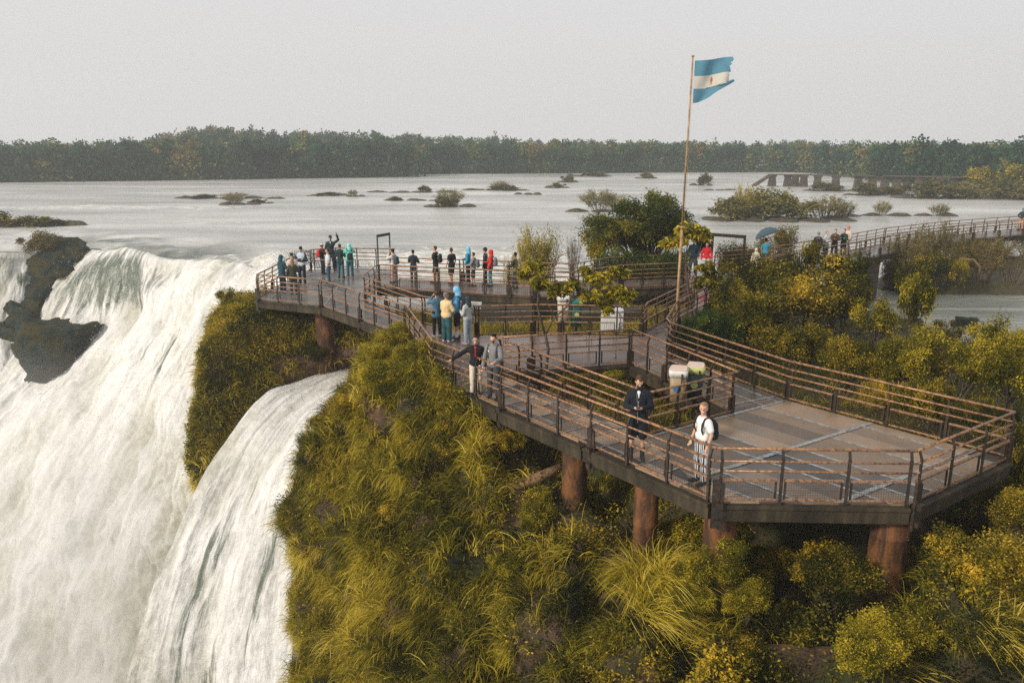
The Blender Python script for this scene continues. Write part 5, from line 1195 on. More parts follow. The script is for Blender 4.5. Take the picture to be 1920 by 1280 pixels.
def skinmat(c):
    n = NT('skin'); v = obco(n); return n.done(n.pbsdf(n.mix(n.noise(v, 12, 3), c, tuple(x*.85 for x in c)), .5, 0, .4, **{'Subsurface Weight': .05}))
SKIN = [skinmat((.58, .34, .23)), skinmat((.46, .26, .17)), skinmat((.30, .16, .10))]
m_eye = cloth((.02, .015, .012)); m_lip = cloth((.42, .14, .12)); m_tooth = cloth((.8, .78, .74))
HAIR = {'black': cloth((.012, .010, .009)), 'brown': cloth((.075, .04, .022)), 'fair': cloth((.28, .17, .085)), 'grey': cloth((.2, .19, .18))}
ARM = {  # elbow, wrist for the arm on +x; mirrored for -x
 'down': ((.26, -.02, 1.15), (.27, .08, .90)), 'phone': ((.25, .02, 1.14), (.075, .27, 1.19)), 'cross': ((.27, .08, 1.15), (-.06, .21, 1.20)), 'raise': ((.40, .02, 1.56), (.33, .08, 1.84)),
 'face': ((.27, .20, 1.30), (.09, .19, 1.55)), 'rail': ((.44, .10, 1.25), (.66, .22, 1.13)), 'hip': ((.34, -.06, 1.18), (.19, .05, 1.02)), 'back': ((.27, -.10, 1.16), (.20, -.16, .96)), 'fwd': ((.27, .12, 1.17), (.20, .36, 1.12)), 'up': ((.30, .12, 1.42), (.16, .2, 1.70))}
def person(label, loc, face, h, top, legs, hair='brown', skin=0, arms=('down', 'down'), near=False, top_kind='jacket', leg_kind='trousers', lean=0, head=(0, 0), shoes=(.03, .03, .03), hood=None, cap=None, tail=False, beard=False, step=.0, inner=None, leg_mat=None, group='tourists on the walkways', stripes=None, fat=1.0, poncho=None, sleeves=None, socks=None, smile=False, hem=.90, long_hair=False):
    vx = .0095 if near else .019; s = h/1.75
    yaw = math.atan2(-face[0], face[1]); root = empty('person', (loc[0], loc[1], 0.012), yaw, label=label, cat='person', group=group); root.scale = (s, s, s)
    th = lean
    def B(p):                                                     # lean the upper body about the hips
        x, y, z = p
        if z <= .95: return np.array(p, float)
        dz = z-.95; return np.array((x, y+dz*math.sin(th), .95+dz*math.cos(th)))
    hc = B((0, .02, 1.655)); hy, hp = head; Rh = np.array(Matrix.Rotation(hy, 3, 'Z') @ Matrix.Rotation(hp, 3, 'X'))
    H = lambda x, y, z: hc+Rh @ np.array((x, y, z))
    body = []; A = []; HN = []
    for sd, nm in ((1, arms[0]), (-1, arms[1])):
        e, w = ARM[nm]; S = B((.170*sd, -.005, 1.405)); E = B((e[0]*sd, e[1], e[2])); Wp = B((w[0]*sd, w[1], w[2])); A.append((S, E, Wp, sd))
    wz = fat
    body += [(B((-.10, 0, 1.37)), B((.10, 0, 1.37)), .105, .105, (1, .85, 1)), (B((0, 0, 1.12)), B((0, .0, 1.33)), .115*wz, .125*wz, (1.08, .80, 1)), ((-.07, 0, .95), (.07, 0, .95), .105*wz, .105*wz, (1, .9, 1)), ((0, 0, .97), B((0, 0, 1.12)), .12*wz, .112*wz, (1.05, .8, 1)),
             (B((0, -.005, 1.42)), H(0, -.015, -.06), .060, .052), (B((-.145, 0, 1.415)), B((0, 0, 1.47)), .052, .055), (B((.145, 0, 1.415)), B((0, 0, 1.47)), .052, .055)]
    body += [(H(0, -.012, .03), H(0, .0, .0), .088, .084, (.84, 1.05, 1.08)), (H(0, .02, -.05), H(0, .045, -.075), .058, .040, (.95, 1, 1)), (H(-.072, -.005, -.02), H(-.074, -.01, .015), .014, .016), (H(.072, -.005, -.02), H(.074, -.01, .015), .014, .016)]
    if near: body += [(H(0, .088, .005), H(0, .102, -.022), .009, .014), (H(-.02, .082, -.052), H(.02, .082, -.052), .009, .009), (H(-.045, .07, .022), H(.045, .07, .022), .014, .014)]
    else: body += [(H(0, .085, .0), H(0, .1, -.022), .012, .014)]
    for S, E, Wp, sd in A:
        body += [(S, E, .048, .039), (E, Wp, .040, .027)]; d = unit(Wp-E); o = unit(np.cross(d, (0, 0, 1.) if abs(d[2]) < .9 else (0, 1., 0)))*sd; nrm = np.cross(d, o)
        palm = Wp+d*.075; body += [(Wp+d*.01, palm, .026, .032)]
        for k, (f, l) in enumerate(((-.027, .062), (-.009, .072), (.009, .068), (.025, .052))):
            b0 = palm+o*f+d*.012; b1 = b0+d*l*.5-nrm*.006; b2 = b1+d*l*.38-nrm*.022*sd; body += [(b0, b1, .0095, .009), (b1, b2, .009, .008)]
        t0 = Wp+d*.035-o*.028; t1 = t0-o*.022+d*.03; body += [(t0, t1, .013, .010), (t1, t1+d*.028, .010, .009)]
    Lg = []
    for sd in (1, -1):
        f = step*sd; hip = np.array((.092*sd, 0, .93)); kn = np.array((.105*sd, .02+f*.55+.02*abs(step > 0), .50)); an = np.array((.115*sd, f, .09)); toe = np.array((.135*sd, f+.155, .038)); heel = np.array((.115*sd, f-.045, .045)); Lg.append((hip, kn, an, toe, heel))
        body += [(hip, kn, .085, .058), (kn, an, .054, .037), (heel, toe, .040, .034, (1, 1, .9))]
    def paint(C):
        q = (C-hc) @ Rh; m = np.zeros(len(C))
        for sx in (-1, 1): m[((q[:, 0]-.031*sx)**2*.5+(q[:, 2]-.004)**2*1.6 < .00006) & (q[:, 1] > .04)] = 1
        m[(np.abs(q[:, 0]) < .034) & (np.abs(q[:, 2]-.021) < .003) & (np.abs(q[:, 0]) > .016) & (q[:, 1] > .05)] = 1
        m[(np.abs(q[:, 0]) < .026) & (np.abs(q[:, 2]+.053) < .008) & (q[:, 1] > .05)] = 3 if smile else 2
        if smile: m[(np.abs(q[:, 0]) < .028) & (np.abs(q[:, 2]+.064) < .0045) & (q[:, 1] > .05)] = 2
        if beard: m[(q[:, 2] < -.035) & (q[:, 2] > -.115) & (q[:, 1] > .035) & ~((np.abs(q[:, 0]) < .022) & (np.abs(q[:, 2]+.053) < .007))] = 4
        return m
    fuse('body', body, vx, [SKIN[skin], m_eye, m_lip, m_tooth, HAIR['brown']], root, paint=paint if near else None)
    # hair
    hm = HAIR.get(hair, HAIR['brown'])
    if hood is None:
        hp_ = [(H(0, -.030, .050), H(0, -.032, .02), .092, .088, (.86, 1.0, 1.0)), (H(0, .032, .082), H(0, -.02, .085), .040, .058), (H(-.055, .0, .045), H(-.06, -.02, .0), .03, .028), (H(.055, .0, .045), H(.06, -.02, .0), .03, .028)]
        if long_hair: hp_ += [(H(0, -.055, .02), B((0, -.085, 1.42)), .075, .055, (1.15, .8, 1)), (H(.06, -.02, .0), H(.07, -.03, -.12), .035, .025), (H(-.06, -.02, .0), H(-.07, -.03, -.12), .035, .025)]
        if tail: hp_ += [(H(0, -.10, .03), H(.01, -.13, -.02), .032, .035), (H(.01, -.13, -.02), H(.03, -.12, -.14), .034, .014)]
        hair_o = fuse('hair', hp_, vx, hm, root, noise=.006, ns=28)
        if cap:
            fuse('cap', [(H(0, -.02, .07), H(0, -.012, .05), .098, .098, (.88, 1.05, .95)), (H(-.03, .10, .062), H(.03, .10, .062), .035, .035, (1, 1.6, .3))], vx, cloth(cap), root)
    tm = cloth(top)
    if hood is not None:
        fuse('hood', [(H(0, -.035, .03), H(0, -.02, .02), .115, .112, (.92, 1.05, 1.1)), (H(0, -.05, -.03), B((0, -.05, 1.46)), .095, .10)], vx, cloth(hood), root, noise=.012)
    inf = .018 if top_kind == 'tee' else .028
    tops = [(B((-.10, 0, 1.365)), B((.10, 0, 1.365)), .105+inf, .105+inf, (1, .86, 1)), (B((0, 0, 1.12)), B((0, 0, 1.33)), .118*wz+inf, .125*wz+inf, (1.08, .82, 1)), (B((-.135, 0, 1.41)), B((0, 0, 1.455)), .052+inf*.7, .05+inf*.5), (B((.135, 0, 1.41)), B((0, 0, 1.455)), .052+inf*.7, .05+inf*.5), (B((-.06, 0, hem+.08)), B((.06, 0, hem+.08)), .112*wz+inf, .112*wz+inf, (1, .9, 1)), (B((0, 0, hem+.10)), B((0, 0, 1.15)), .122*wz+inf, .114*wz+inf, (1.05, .82, 1))]
    if top_kind == 'jacket': tops += [(B((0, -.03, 1.46)), B((0, .02, 1.475)), .075, .07)]
    if sleeves is None:
        for S, E, Wp, sd in A:
            if top_kind == 'tee': tops.append((S, S+(E-S)*.62, .05+inf*.8, .052+inf))
            else: tops += [(S, E, .050+inf*.8, .043+inf*.8), (E, E+(Wp-E)*.93, .043+inf*.8, .032+inf*.7)]
    if not poncho: fuse('top' if top_kind == 'tee' else 'jacket', tops, vx, tm, root, noise=.010 if near else .016)
    if sleeves is not None:
        for S, E, Wp, sd in A: fuse('sleeve', [(S, E, .050+inf, .043+inf), (E, E+(Wp-E)*(.9 if top_kind != 'tee' else .1), .043+inf, .036+inf)], vx, cloth(sleeves), root, noise=.008)
    if inner is not None:
        fuse('shirt_front', [(B((0, .088, 1.18)), B((0, .095, 1.40)), .040, .03, (.7, 1, 1)), (B((0, .06, 1.42)), B((0, .055, 1.46)), .045, .045)], vx, cloth(inner), root)
    if poncho:
        pc = [(B((0, 0, 1.38)), (0, 0, .72), .19, .29, (1, .85, 1)), (B((-.15, 0, 1.40)), B((.15, 0, 1.40)), .10, .10), (H(0, -.03, .02), H(0, -.02, -.05), .115, .11)]
        for S, E, Wp, sd in A: pc += [(S, E, .09, .10), (E, E+(Wp-E)*.8, .085, .07)]
        mt = cloth(poncho, .3); fuse('raincoat', pc, vx, mt, root, noise=.05, ns=6)
    if legs is not None:
        lm = leg_mat or cloth(legs); ex = .016 if leg_kind in ('trousers', 'leggings') else .03
        if leg_kind == 'wide': ex = .035
        if leg_kind == 'leggings': ex = .008
        lc = [((-.07, 0, .96), (.07, 0, .96), .108*wz+ex*.5, .108*wz+ex*.5, (1, .9, 1))]
        for hip, kn, an, toe, heel in Lg:
            if leg_kind == 'shorts': lc.append((hip, kn+(hip-kn)*.10, .088+ex*.6, .072+ex*.9))
            else: lc += [(hip, kn, .086+ex, .062+ex*1.2), (kn, an+(kn-an)*.06, .058+ex*1.2, .044+ex*1.4)]
        fuse('shorts' if leg_kind == 'shorts' else 'trousers', lc, vx, lm, root, noise=.010)
    for hip, kn, an, toe, heel in Lg:
        fuse('shoe', [(heel+(0, 0, .005), toe+(0, .012, .004), .050, .044, (1, 1, .92)), (an, heel+(0, .02, .03), .046, .046)], vx, cloth(shoes), root)
        if socks: fuse('sock', [(an, an+(kn-an)*.42, .045, .052)], vx, cloth(socks), root)
    return root, B, H, A, s, yaw
def on_body(root, name, label, cat, group=None):
    """a thing carried by a person: top level, but standing in the carrier's own frame"""
    e = empty(name, root.location, root.rotation_euler.z, label=label, cat=cat, group=group); e.scale = root.scale; return e
def backpack(P, label, col, size=(.30, .17, .44), z=1.20, off=-.225, straps=True, group='backpacks'):
    root, B = P[0], P[1]; e = on_body(root, 'backpack', label, 'backpack', group); c = B((0, off, z)); w, d, h = size; m = cloth(col, .6)
    fuse('bag', [(c+(-w*.28, 0, -h*.30), c+(-w*.25, 0, h*.28), d*.5, d*.44), (c+(w*.28, 0, -h*.30), c+(w*.25, 0, h*.28), d*.5, d*.44), (c+(0, -.02, -h*.28), c+(0, -.01, h*.33), d*.56, d*.5)], .016, m, e, noise=.006)
    fuse('pocket', [(c+(-w*.2, -d*.42, -h*.2), c+(w*.2, -d*.42, -h*.2), .06, .06, (1, .8, 1.5))], .016, m, e, noise=.005)
    if straps:
        for sx in (-1, 1):
            b = MB(); q = [B((sx*.11, .085, 1.13)), B((sx*.13, .135, 1.24)), B((sx*.13, .125, 1.36)), B((sx*.125, .06, 1.475)), B((sx*.115, -.05, 1.485)), B((sx*.10, -.15, 1.42))]; b.tube(q, [.014, .019, .022, .022, .022, .018], 8); b.build('strap', m, e, smooth=True)
    return e

def feet(px, py): g = G(px, py, 0); return (float(g[0]), float(g[1]))
def stripe_mat():
    n = NT('striped_cloth'); v = obco(n); w = n.n('ShaderNodeTexWave', wave_type='BANDS', bands_direction='X'); w.inputs['Scale'].default_value = 9.5; w.inputs['Distortion'].default_value = .6; w.inputs['Detail'].default_value = 1; n.l(v, w.inputs[0])
    col = n.ramp(w.outputs[1], [(.60, (.015, .02, .03)), (.72, (.70, .72, .74))]); return n.done(n.pbsdf(col, .8))
# foreground four
p = person('woman in white t-shirt and black and white striped trousers smiling at the front railing', feet(1312, 906), (-.93, -.40), 1.70, (.80, .79, .78), (.02, .02, .03), 'fair', 0, ('down', 'down'), True, 'tee', 'trousers', head=(.75, .10), shoes=(.015, .015, .02), tail=True, leg_mat=stripe_mat(), smile=True, hem=.98)
backpack(p, 'black leather backpack on the woman in striped trousers', (.012, .014, .02), (.30, .18, .42), 1.17)
p = person('bearded man in open black jacket and black shorts looking down at his phone', feet(1193, 862), (-.18, -1), 1.90, (.010, .014, .022), (.010, .013, .02), 'brown', 0, ('phone', 'phone'), True, 'jacket', 'shorts', head=(.25, -.55), shoes=(.02, .025, .03), beard=True, inner=(.72, .71, .72), socks=(.02, .035, .06), hem=.80, fat=1.05, step=.05)
ph = on_body(p[0], 'phone', 'black phone held by the man in black shorts', 'phone'); b = MB(); b.box((0, .355, 1.235), (.075, .15, .012)); b.build('case', cloth((.02, .02, .025), .2), ph, bevel=.003); b = MB(); b.box((0, .355, 1.2425), (.066, .135, .002)); b.build('screen', cloth((.05, .06, .08), .1), ph)
b = MB(); b.tube([p[1]((.045, .135, 1.44)), p[1]((.02, .16, 1.25)), p[1]((.01, .155, 1.0)), p[1]((.0, .145, .84))], .005, 5); b.build('zip', cloth((.22, .22, .22), .4), p[0])
p = person('smiling woman in black fleece and cream trousers with one arm out along the railing', feet(893, 741), (-.05, -1), 1.66, (.012, .012, .015), (.62, .55, .46), 'black', 1, ('rail', 'down'), True, 'jacket', 'trousers', head=(0, .12), shoes=(.02, .04, .06), inner=(.42, .02, .03), smile=True)
p = person('bearded man in grey hooded sweatshirt beside the smiling woman', feet(926, 748), (-.40, -.9), 1.78, (.20, .20, .205), (.05, .06, .075), 'black', 0, ('down', 'fwd'), True, 'jacket', 'trousers', head=(.18, .0), shoes=(.02, .02, .025), beard=True)
fuse('hood', [(p[1]((-.06, -.08, 1.47)), p[1]((.06, -.08, 1.47)), .06, .06), (p[1]((-.07, -.02, 1.48)), p[1]((-.05, .05, 1.46)), .04, .035), (p[1]((.07, -.02, 1.48)), p[1]((.05, .05, 1.46)), .04, .035)], .012, cloth((.20, .20, .205)), p[0])
fuse('emblem', [(p[1]((.07, .137, 1.33)), p[1]((.085, .137, 1.35)), .022, .022, (1, .3, 1))], .008, cloth((.75, .73, .7)), p[0])
backpack(p, 'olive grey backpack on the man in the grey sweatshirt', (.06, .065, .055), (.32, .18, .46), 1.2)
# raincoat group
GR = 'tourists on the walkways'
person('person in denim blue top and black leggings with hands raised to the face', feet(820, 633), (-.35, .9), 1.66, (.07, .16, .24), (.012, .013, .018), 'brown', 1, ('face', 'face'), False, 'jacket', 'leggings', shoes=(.45, .32, .27), hem=.78)
person('stout man in pale yellow top and loose teal trousers with folded arms', feet(838, 641), (.55, .75), 1.72, (.72, .55, .30), (.03, .10, .12), 'grey', 1, ('cross', 'cross'), False, 'jacket', 'wide', shoes=(.75, .77, .8), fat=1.18, head=(-.3, 0))
p = person('tall person in bright blue hooded raincoat and black shorts', feet(858, 636), (-.95, .1), 1.84, (.10, .34, .62), (.012, .014, .02), 'brown', 0, ('fwd', 'down'), False, 'jacket', 'shorts', hood=(.20, .52, .80), shoes=(.06, .06, .07), socks=(.8, .8, .8), head=(.1, -.35))
backpack(p, 'large black backpack on the person in the blue raincoat', (.012, .018, .024), (.34, .22, .52), 1.24, -.26)
p = person('person in grey and white mottled hooded sweatshirt and pale jeans seen from behind', feet(878, 646), (-.75, .6), 1.66, (.42, .45, .47), (.30, .36, .42), 'black', 1, ('phone', 'phone'), False, 'jacket', 'trousers', hood=(.03, .045, .05), shoes=(.3, .3, .3))
e = on_body(p[0], 'shoulder_bag', 'beige shoulder bag hanging on the person in mottled grey sweatshirt', 'bag'); b = MB(); b.box((.24, .06, .88), (.10, .30, .26), .2); b.build('bag', cloth((.38, .31, .27)), e, bevel=.03); b = MB(); b.tube([(.24, -.05, .98), (.12, -.16, 1.3), (-.1, -.05, 1.50), (-.05, .13, 1.4), (.2, .17, 1.0)], .012, 6); b.build('strap', cloth((.3, .24, .2)), e)
# left platform
person('person in long dark teal raincoat at the left corner of the platform', (-10.62, 36.1), (.5, .8), 1.70, (.02, .07, .10), (.02, .03, .05), 'grey', 0, ('cross', 'cross'), False, 'jacket', 'trousers', hood=(.03, .09, .12), hem=.70, fat=1.25)
person('woman in black cap and white top among the left platform group', (-10.35, 36.9), (.4, -.9), 1.66, (.70, .62, .58), (.02, .03, .04), 'black', 0, ('phone', 'phone'), False, 'jacket', 'trousers', cap=(.012, .012, .016))
person('woman with light brown hair in olive jacket seen from behind', (-9.95, 35.5), (-.3, .95), 1.62, (.055, .06, .04), (.05, .05, .045), 'fair', 0, ('phone', 'down'), False, 'jacket', 'trousers', long_hair=True, hem=.75, fat=1.1)
person('man in black cap and pale raglan shirt with dark sleeves and folded arms', (-10.25, 38.2), (-.1, -1), 1.80, (.50, .60, .68), (.02, .025, .04), 'black', 0, ('cross', 'cross'), False, 'jacket', 'trousers', cap=(.01, .03, .03), sleeves=(.02, .035, .05))
p = person('short person in dark clothes with a light hat at the back railing', (-9.95, 41.2), (.7, .5), 1.58, (.02, .025, .03), (.02, .02, .03), 'black', 1, ('fwd', 'down'), False, 'jacket', 'trousers', cap=(.7, .6, .5))
backpack(p, 'red backpack on the short person at the back railing', (.50, .02, .02), (.30, .18, .40), 1.22)
person('man in dark jacket and cap taking a selfie with one arm raised', (-9.75, 42.4), (.1, -1), 1.86, (.02, .04, .05), (.02, .03, .04), 'black', 1, ('down', 'raise'), False, 'jacket', 'trousers', cap=(.03, .05, .06), inner=(.55, .65, .72))
person('man in pale see through raincoat and jeans on the left platform', (-9.05, 38.6), (-.85, -.3), 1.68, (.6, .68, .72), (.04, .09, .13), 'brown', 0, ('phone', 'down'), False, 'tee', 'trousers', poncho=None, fat=1.1, hem=.85)
person('person in dark green jacket and jeans turned towards the railing', (-8.75, 40.0), (.1, 1), 1.72, (.02, .045, .045), (.05, .13, .17), 'brown', 1, ('phone', 'phone'), False, 'jacket', 'trousers', hem=.75)
p = person('person in mint green rain poncho with the hood up', (-8.25, 39.9), (-.3, 1), 1.76, (.14, .55, .45), (.03, .12, .16), 'brown', 1, ('face', 'face'), False, 'jacket', 'trousers', hood=(.28, .72, .62), shoes=(.35, .15, .1), fat=1.15)
backpack(p, 'small black bag on the back of the person in the mint poncho', (.015, .02, .03), (.26, .16, .34), 1.15, -.26)
# upper walkway queue
for lb, loc, f, h, top, lg, hr, sk, ar, kw, bp in [
 ('woman in white top and black cap lifting a camera on the upper walkway', (-5.85, 38.6), (-.9, .3), 1.64, (.62, .58, .56), (.45, .30, .27), 'black', 0, ('up', 'face'), dict(cap=(.012, .015, .02), top_kind='jacket'), ('dark blue backpack on the woman with the camera', (.02, .06, .10))),
 ('woman in dark jacket and grey skirt like trousers standing at the upper railing', (-4.85, 38.5), (.2, 1), 1.62, (.02, .03, .04), (.05, .055, .06), 'black', 1, ('cross', 'cross'), dict(hem=.85), None),
 ('tall man in dark t-shirt walking left along the upper walkway', (-3.75, 38.4), (-.9, .1), 1.82, (.015, .02, .025), (.03, .03, .03), 'brown', 0, ('down', 'fwd'), dict(top_kind='tee', leg_kind='shorts', step=.12), ('bulky black backpack on the tall man in a dark t-shirt', (.015, .02, .02))),
 ('man in black t-shirt and shorts following the tall man', (-2.95, 38.2), (-.7, .6), 1.76, (.02, .025, .03), (.02, .03, .03), 'brown', 1, ('down', 'down'), dict(top_kind='tee', leg_kind='shorts', step=.08), None),
 ('person in light blue hooded raincoat on the upper walkway', (-2.15, 38.5), (-.8, .2), 1.76, (.03, .25, .40), (.02, .03, .05), 'brown', 0, ('fwd', 'down'), dict(hood=(.16, .55, .78)), None),
 ('woman in grey top behind the light blue raincoat', (-1.85, 37.6), (-.9, .1), 1.62, (.22, .23, .24), (.02, .03, .03), 'brown', 0, ('down', 'fwd'), dict(leg_kind='shorts', long_hair=False, step=.1), ('grey backpack on the woman in grey', (.13, .14, .15))),
 ('person in black cap just ahead of the red jacket', (-1.30, 38.3), (-.9, .1), 1.74, (.02, .02, .025), (.02, .02, .02), 'black', 1, ('down', 'down'), dict(cap=(.015, .015, .02)), None),
 ('person in bright red hooded jacket and blue jeans', (-1.02, 37.6), (-.95, .15), 1.74, (.62, .03, .02), (.03, .16, .24), 'brown', 0, ('fwd', 'down'), dict(hood=(.66, .04, .02), step=.06), ('grey backpack on the person in the red jacket', (.18, .20, .21))),
 ('man in yellow and black top at the right end of the queue', (.15, 37.0), (-.9, .2), 1.70, (.20, .19, .06), (.03, .035, .05), 'black', 2, ('down', 'fwd'), dict(sleeves=(.03, .03, .04), step=.12), None),
 ('man in dark navy jacket at the junction near the flagpole', (9.55, 41.4), (-.2, -1), 1.80, (.015, .035, .055), (.10, .14, .18), 'brown', 1, ('down', 'down'), dict(fat=1.15, hem=.82), None),
 ('woman with long hair in red jacket beside the navy jacket', (10.15, 41.0), (-.3, -1), 1.68, (.55, .02, .03), (.62, .60, .62), 'brown', 0, ('down', 'down'), dict(long_hair=True), None),
 ('person in blue t-shirt holding an umbrella on the footbridge ramp', (13.75, 42.7), (.7, .7), 1.70, (.04, .24, .36), (.02, .03, .05), 'black', 1, ('up', 'down'), dict(top_kind='tee'), None),
 ('child in cream raincoat on the ramp beside the umbrella holder', (12.9, 41.6), (-.5, -.8), 1.30, (.70, .64, .50), (.5, .4, .3), 'fair', 0, ('down', 'down'), dict(hood=(.72, .66, .50), hem=.7), None),
 ('woman in white and grey top in the group on the footbridge', (18.5, 46.5), (.3, -.9), 1.66, (.50, .50, .52), (.04, .05, .06), 'grey', 0, ('phone', 'phone'), dict(), None),
 ('person in brown jacket holding something orange on the footbridge', (19.25, 47.1), (-.4, -.8), 1.70, (.08, .05, .03), (.03, .03, .03), 'brown', 0, ('phone', 'phone'), dict(inner=(.6, .25, .1)), None),
 ('person in dark green jacket on the footbridge', (20.0, 47.6), (-.6, -.5), 1.66, (.015, .05, .035), (.03, .03, .04), 'black', 0, ('cross', 'cross'), dict(), None),
 ('person in pale pink top at the right of the footbridge group', (20.55, 48.4), (-.7, -.3), 1.74, (.62, .48, .42), (.4, .36, .34), 'grey', 0, ('phone', 'down'), dict(cap=(.5, .2, .15)), None),
 ('person in black at the left of the footbridge group', (17.9, 46.2), (.5, .5), 1.64, (.02, .02, .025), (.03, .03, .04), 'grey', 0, ('down', 'down'), dict(), None),
 ('person with teal hood walking away at the far end of the footbridge', (39.9, 62.2), (-.8, -.5), 1.72, (.03, .05, .06), (.50, .30, .20), 'brown', 0, ('hip', 'hip'), dict(hood=(.05, .25, .30), leg_kind='shorts'), None)]:
    p = person(lb, loc, f, h, top, lg, hr, sk, ar, False, kw.pop('top_kind', 'jacket'), kw.pop('leg_kind', 'trousers'), group=GR, **kw)
    if bp: backpack(p, bp[0], bp[1])
    if 'umbrella' in lb and 'blue' in lb:
        c = np.array((13.75, 42.7, 2.0)); u = empty('umbrella', tuple(c), 0, label='dark grey blue umbrella tilted over the person in the blue t-shirt', cat='umbrella'); u.rotation_euler = (-.25, -.35, 0); n = 16; V = [(0, 0, .30)]; F = []
        for r, z in ((.28, .26), (.54, .10), (.70, -.10)):
            for k in range(n): a = 2*math.pi*k/n; rr = r*(1 if k % 2 == 0 else .96); V.append((rr*math.cos(a), rr*math.sin(a), z))
        F = [(0, 1+k, 1+(k+1) % n) for k in range(n)]+[(1+i*n+k, 1+(i+1)*n+k, 1+(i+1)*n+(k+1) % n, 1+i*n+(k+1) % n) for i in range(2) for k in range(n)]
        me = bpy.data.meshes.new('canopy'); me.from_pydata(V, [], F); link('canopy', me, cloth((.05, .085, .115), .4), u); b = MB(); b.tube([(0, 0, .36), (0, 0, -.62)], .010, 6); b.build('shaft', m_post, u)
# ------------------------------------------------------------------ flag, frames, bins, boxes
def flagpole():
    base = W(1273, 640, 29.5); base[2] = -1.2; top = W(1299, 108, 29.5); base[0] = top[0]-.12
    root = empty('flagpole', tuple(base), label='tall slim yellowish flagpole rising beside the junction', cat='flagpole'); b = MB(); t = top-base
    b.tube([(0, 0, 0), tuple(t*.45)], [.055, .048], 12); b.tube([tuple(t*.45), tuple(t)], [.038, .028], 12); b.lathe([(.0, 0), (.05, .02), (.05, .06), (0, .09)], 12, tuple(t)); b.lathe([(.062, -.06), (.062, .06)], 12, tuple(t*.45)); b.build('pole', m_pole, root, smooth=True)
    b = MB(); b.tube([tuple(t*.985+np.array((.05, 0, 0))), tuple(t*.5+np.array((.07, 0, 0))), tuple(t*.14+np.array((.05, 0, 0)))], .005, 4); b.build('halyard', m_pole, root)
    return top
m_pole = simple('pole_paint', (.42, .26, .12), (.26, .15, .07), .5, .1, 3, .2, 40, .004, lo=.4, hi=.6)
top = flagpole()
def flag():
    # cloth grid; u along the fly, v down the hoist; the lower stripe is torn free and flies further
    nu, nv = 60, 44; a = W(1303, 114, 29.5); root = empty('flag', tuple(a), label='ragged light blue and white striped flag with a small sun, flying to the right', cat='flag')
    TL, TR = (0, 0), (1.37, .06); P = []
    for j in range(nv+1):
        v = j/nv
        for i in range(nu+1):
            u = i/nu
            lower = max(0, (v-.66)/.34)
            wd = np.interp(v, [0, .3, .62, .66, .72, .85, 1.0], [1.37, 1.33, 1.27, 1.36, 1.52, 1.46, 1.08])
            x = u*wd; z = -v*1.44
            z += .05*math.sin(u*3.0)*u + .10*u*(1-v)*.6 + u*u*(.02 + .36*lower + (.30 if v > .66 else .10*v)) - (.05*math.sin(u*5+.5)*u if v < .66 else 0)
            y = -.10*math.sin(u*7+v*3.5)*min(1, u*3)-.05*math.sin(u*13-v*5)*u
            P.append((x, y, z))
    F = []; M = []
    for j in range(nv):
        v = (j+.5)/nv
        for i in range(nu):
            u = (i+.5)/nu
            if .645 < v < .69 and u > .70+.04*math.sin(j*3.1): continue
            if u > .955+.045*vnoise(np.array([[j*.55, 3.2, 0]]))[0]: continue
            F.append((j*(nu+1)+i, (j+1)*(nu+1)+i, (j+1)*(nu+1)+i+1, j*(nu+1)+i+1))
            du, dv = (u-.50)*1.37, (v-.49)*1.44; r = math.hypot(du, dv)
            M.append(2 if (r < .055 or (abs(du) < .022 and abs(dv) < .13)) else (0 if v < .36 or v > .655 else 1))
    me = bpy.data.meshes.new('flag_cloth'); me.from_pydata(P, [], F); me.polygons.foreach_set('material_index', M); me.polygons.foreach_set('use_smooth', [True]*len(F))
    def fm(c):
        n = NT('flag_cloth'); v = obco(n); col = n.mix(n.noise(v, 3, 4), tuple(x*.8 for x in c), c); t = n.n('ShaderNodeBsdfTranslucent'); n.l(col, t.inputs[0]); m = n.n('ShaderNodeMixShader'); m.inputs[0].default_value = .35; n.l(n.pbsdf(col, .8, 0, .2), m.inputs[1]); n.l(t.outputs[0], m.inputs[2]); return n.done(m.outputs[0])
    link('cloth', me, [fm((.13, .32, .44)), fm((.74, .70, .62)), fm((.45, .20, .06))], root)
flag()
def frame(label, a, c, h0, h1, m, w=.07, bh=.22):
    root = empty('sign_frame', (a[0], a[1], 0), label=label, cat='frame', group='empty metal frames'); o = Vector((a[0], a[1], 0)); p = Vector((a[0], a[1], 0))-o; q = Vector((c[0], c[1], 0))-o
    for x, h in ((p, h0), (q, h1)):
        b = MB(); b.bar(x+Vector((0, 0, -.5)), x+Vector((0, 0, h)), w, w); b.build('post', m, root)
    b = MB(); b.bar(p+Vector((0, 0, h0-bh/2)), q+Vector((0, 0, h1-bh/2)), w*.8, bh); b.build('crossbar', m, root)
m_frame = simple('green_black_paint', (.018, .028, .026), (.04, .05, .045), .5, .1, 5, .1)
a = W(707, 440, 39.6); c = W(730, 436, 40.6); frame('tall green metal frame standing at the start of the upper walkway', (a[0], a[1]), (c[0], c[1]), a[2], c[2], m_frame, .065, .14)
a = W(1337, 437, 41.2); c = W(1397, 441, 38.3); frame('dark metal frame over the walkway junction right of the flagpole', (a[0], a[1]), (c[0], c[1]), a[2], c[2], m_post, .10, .16)
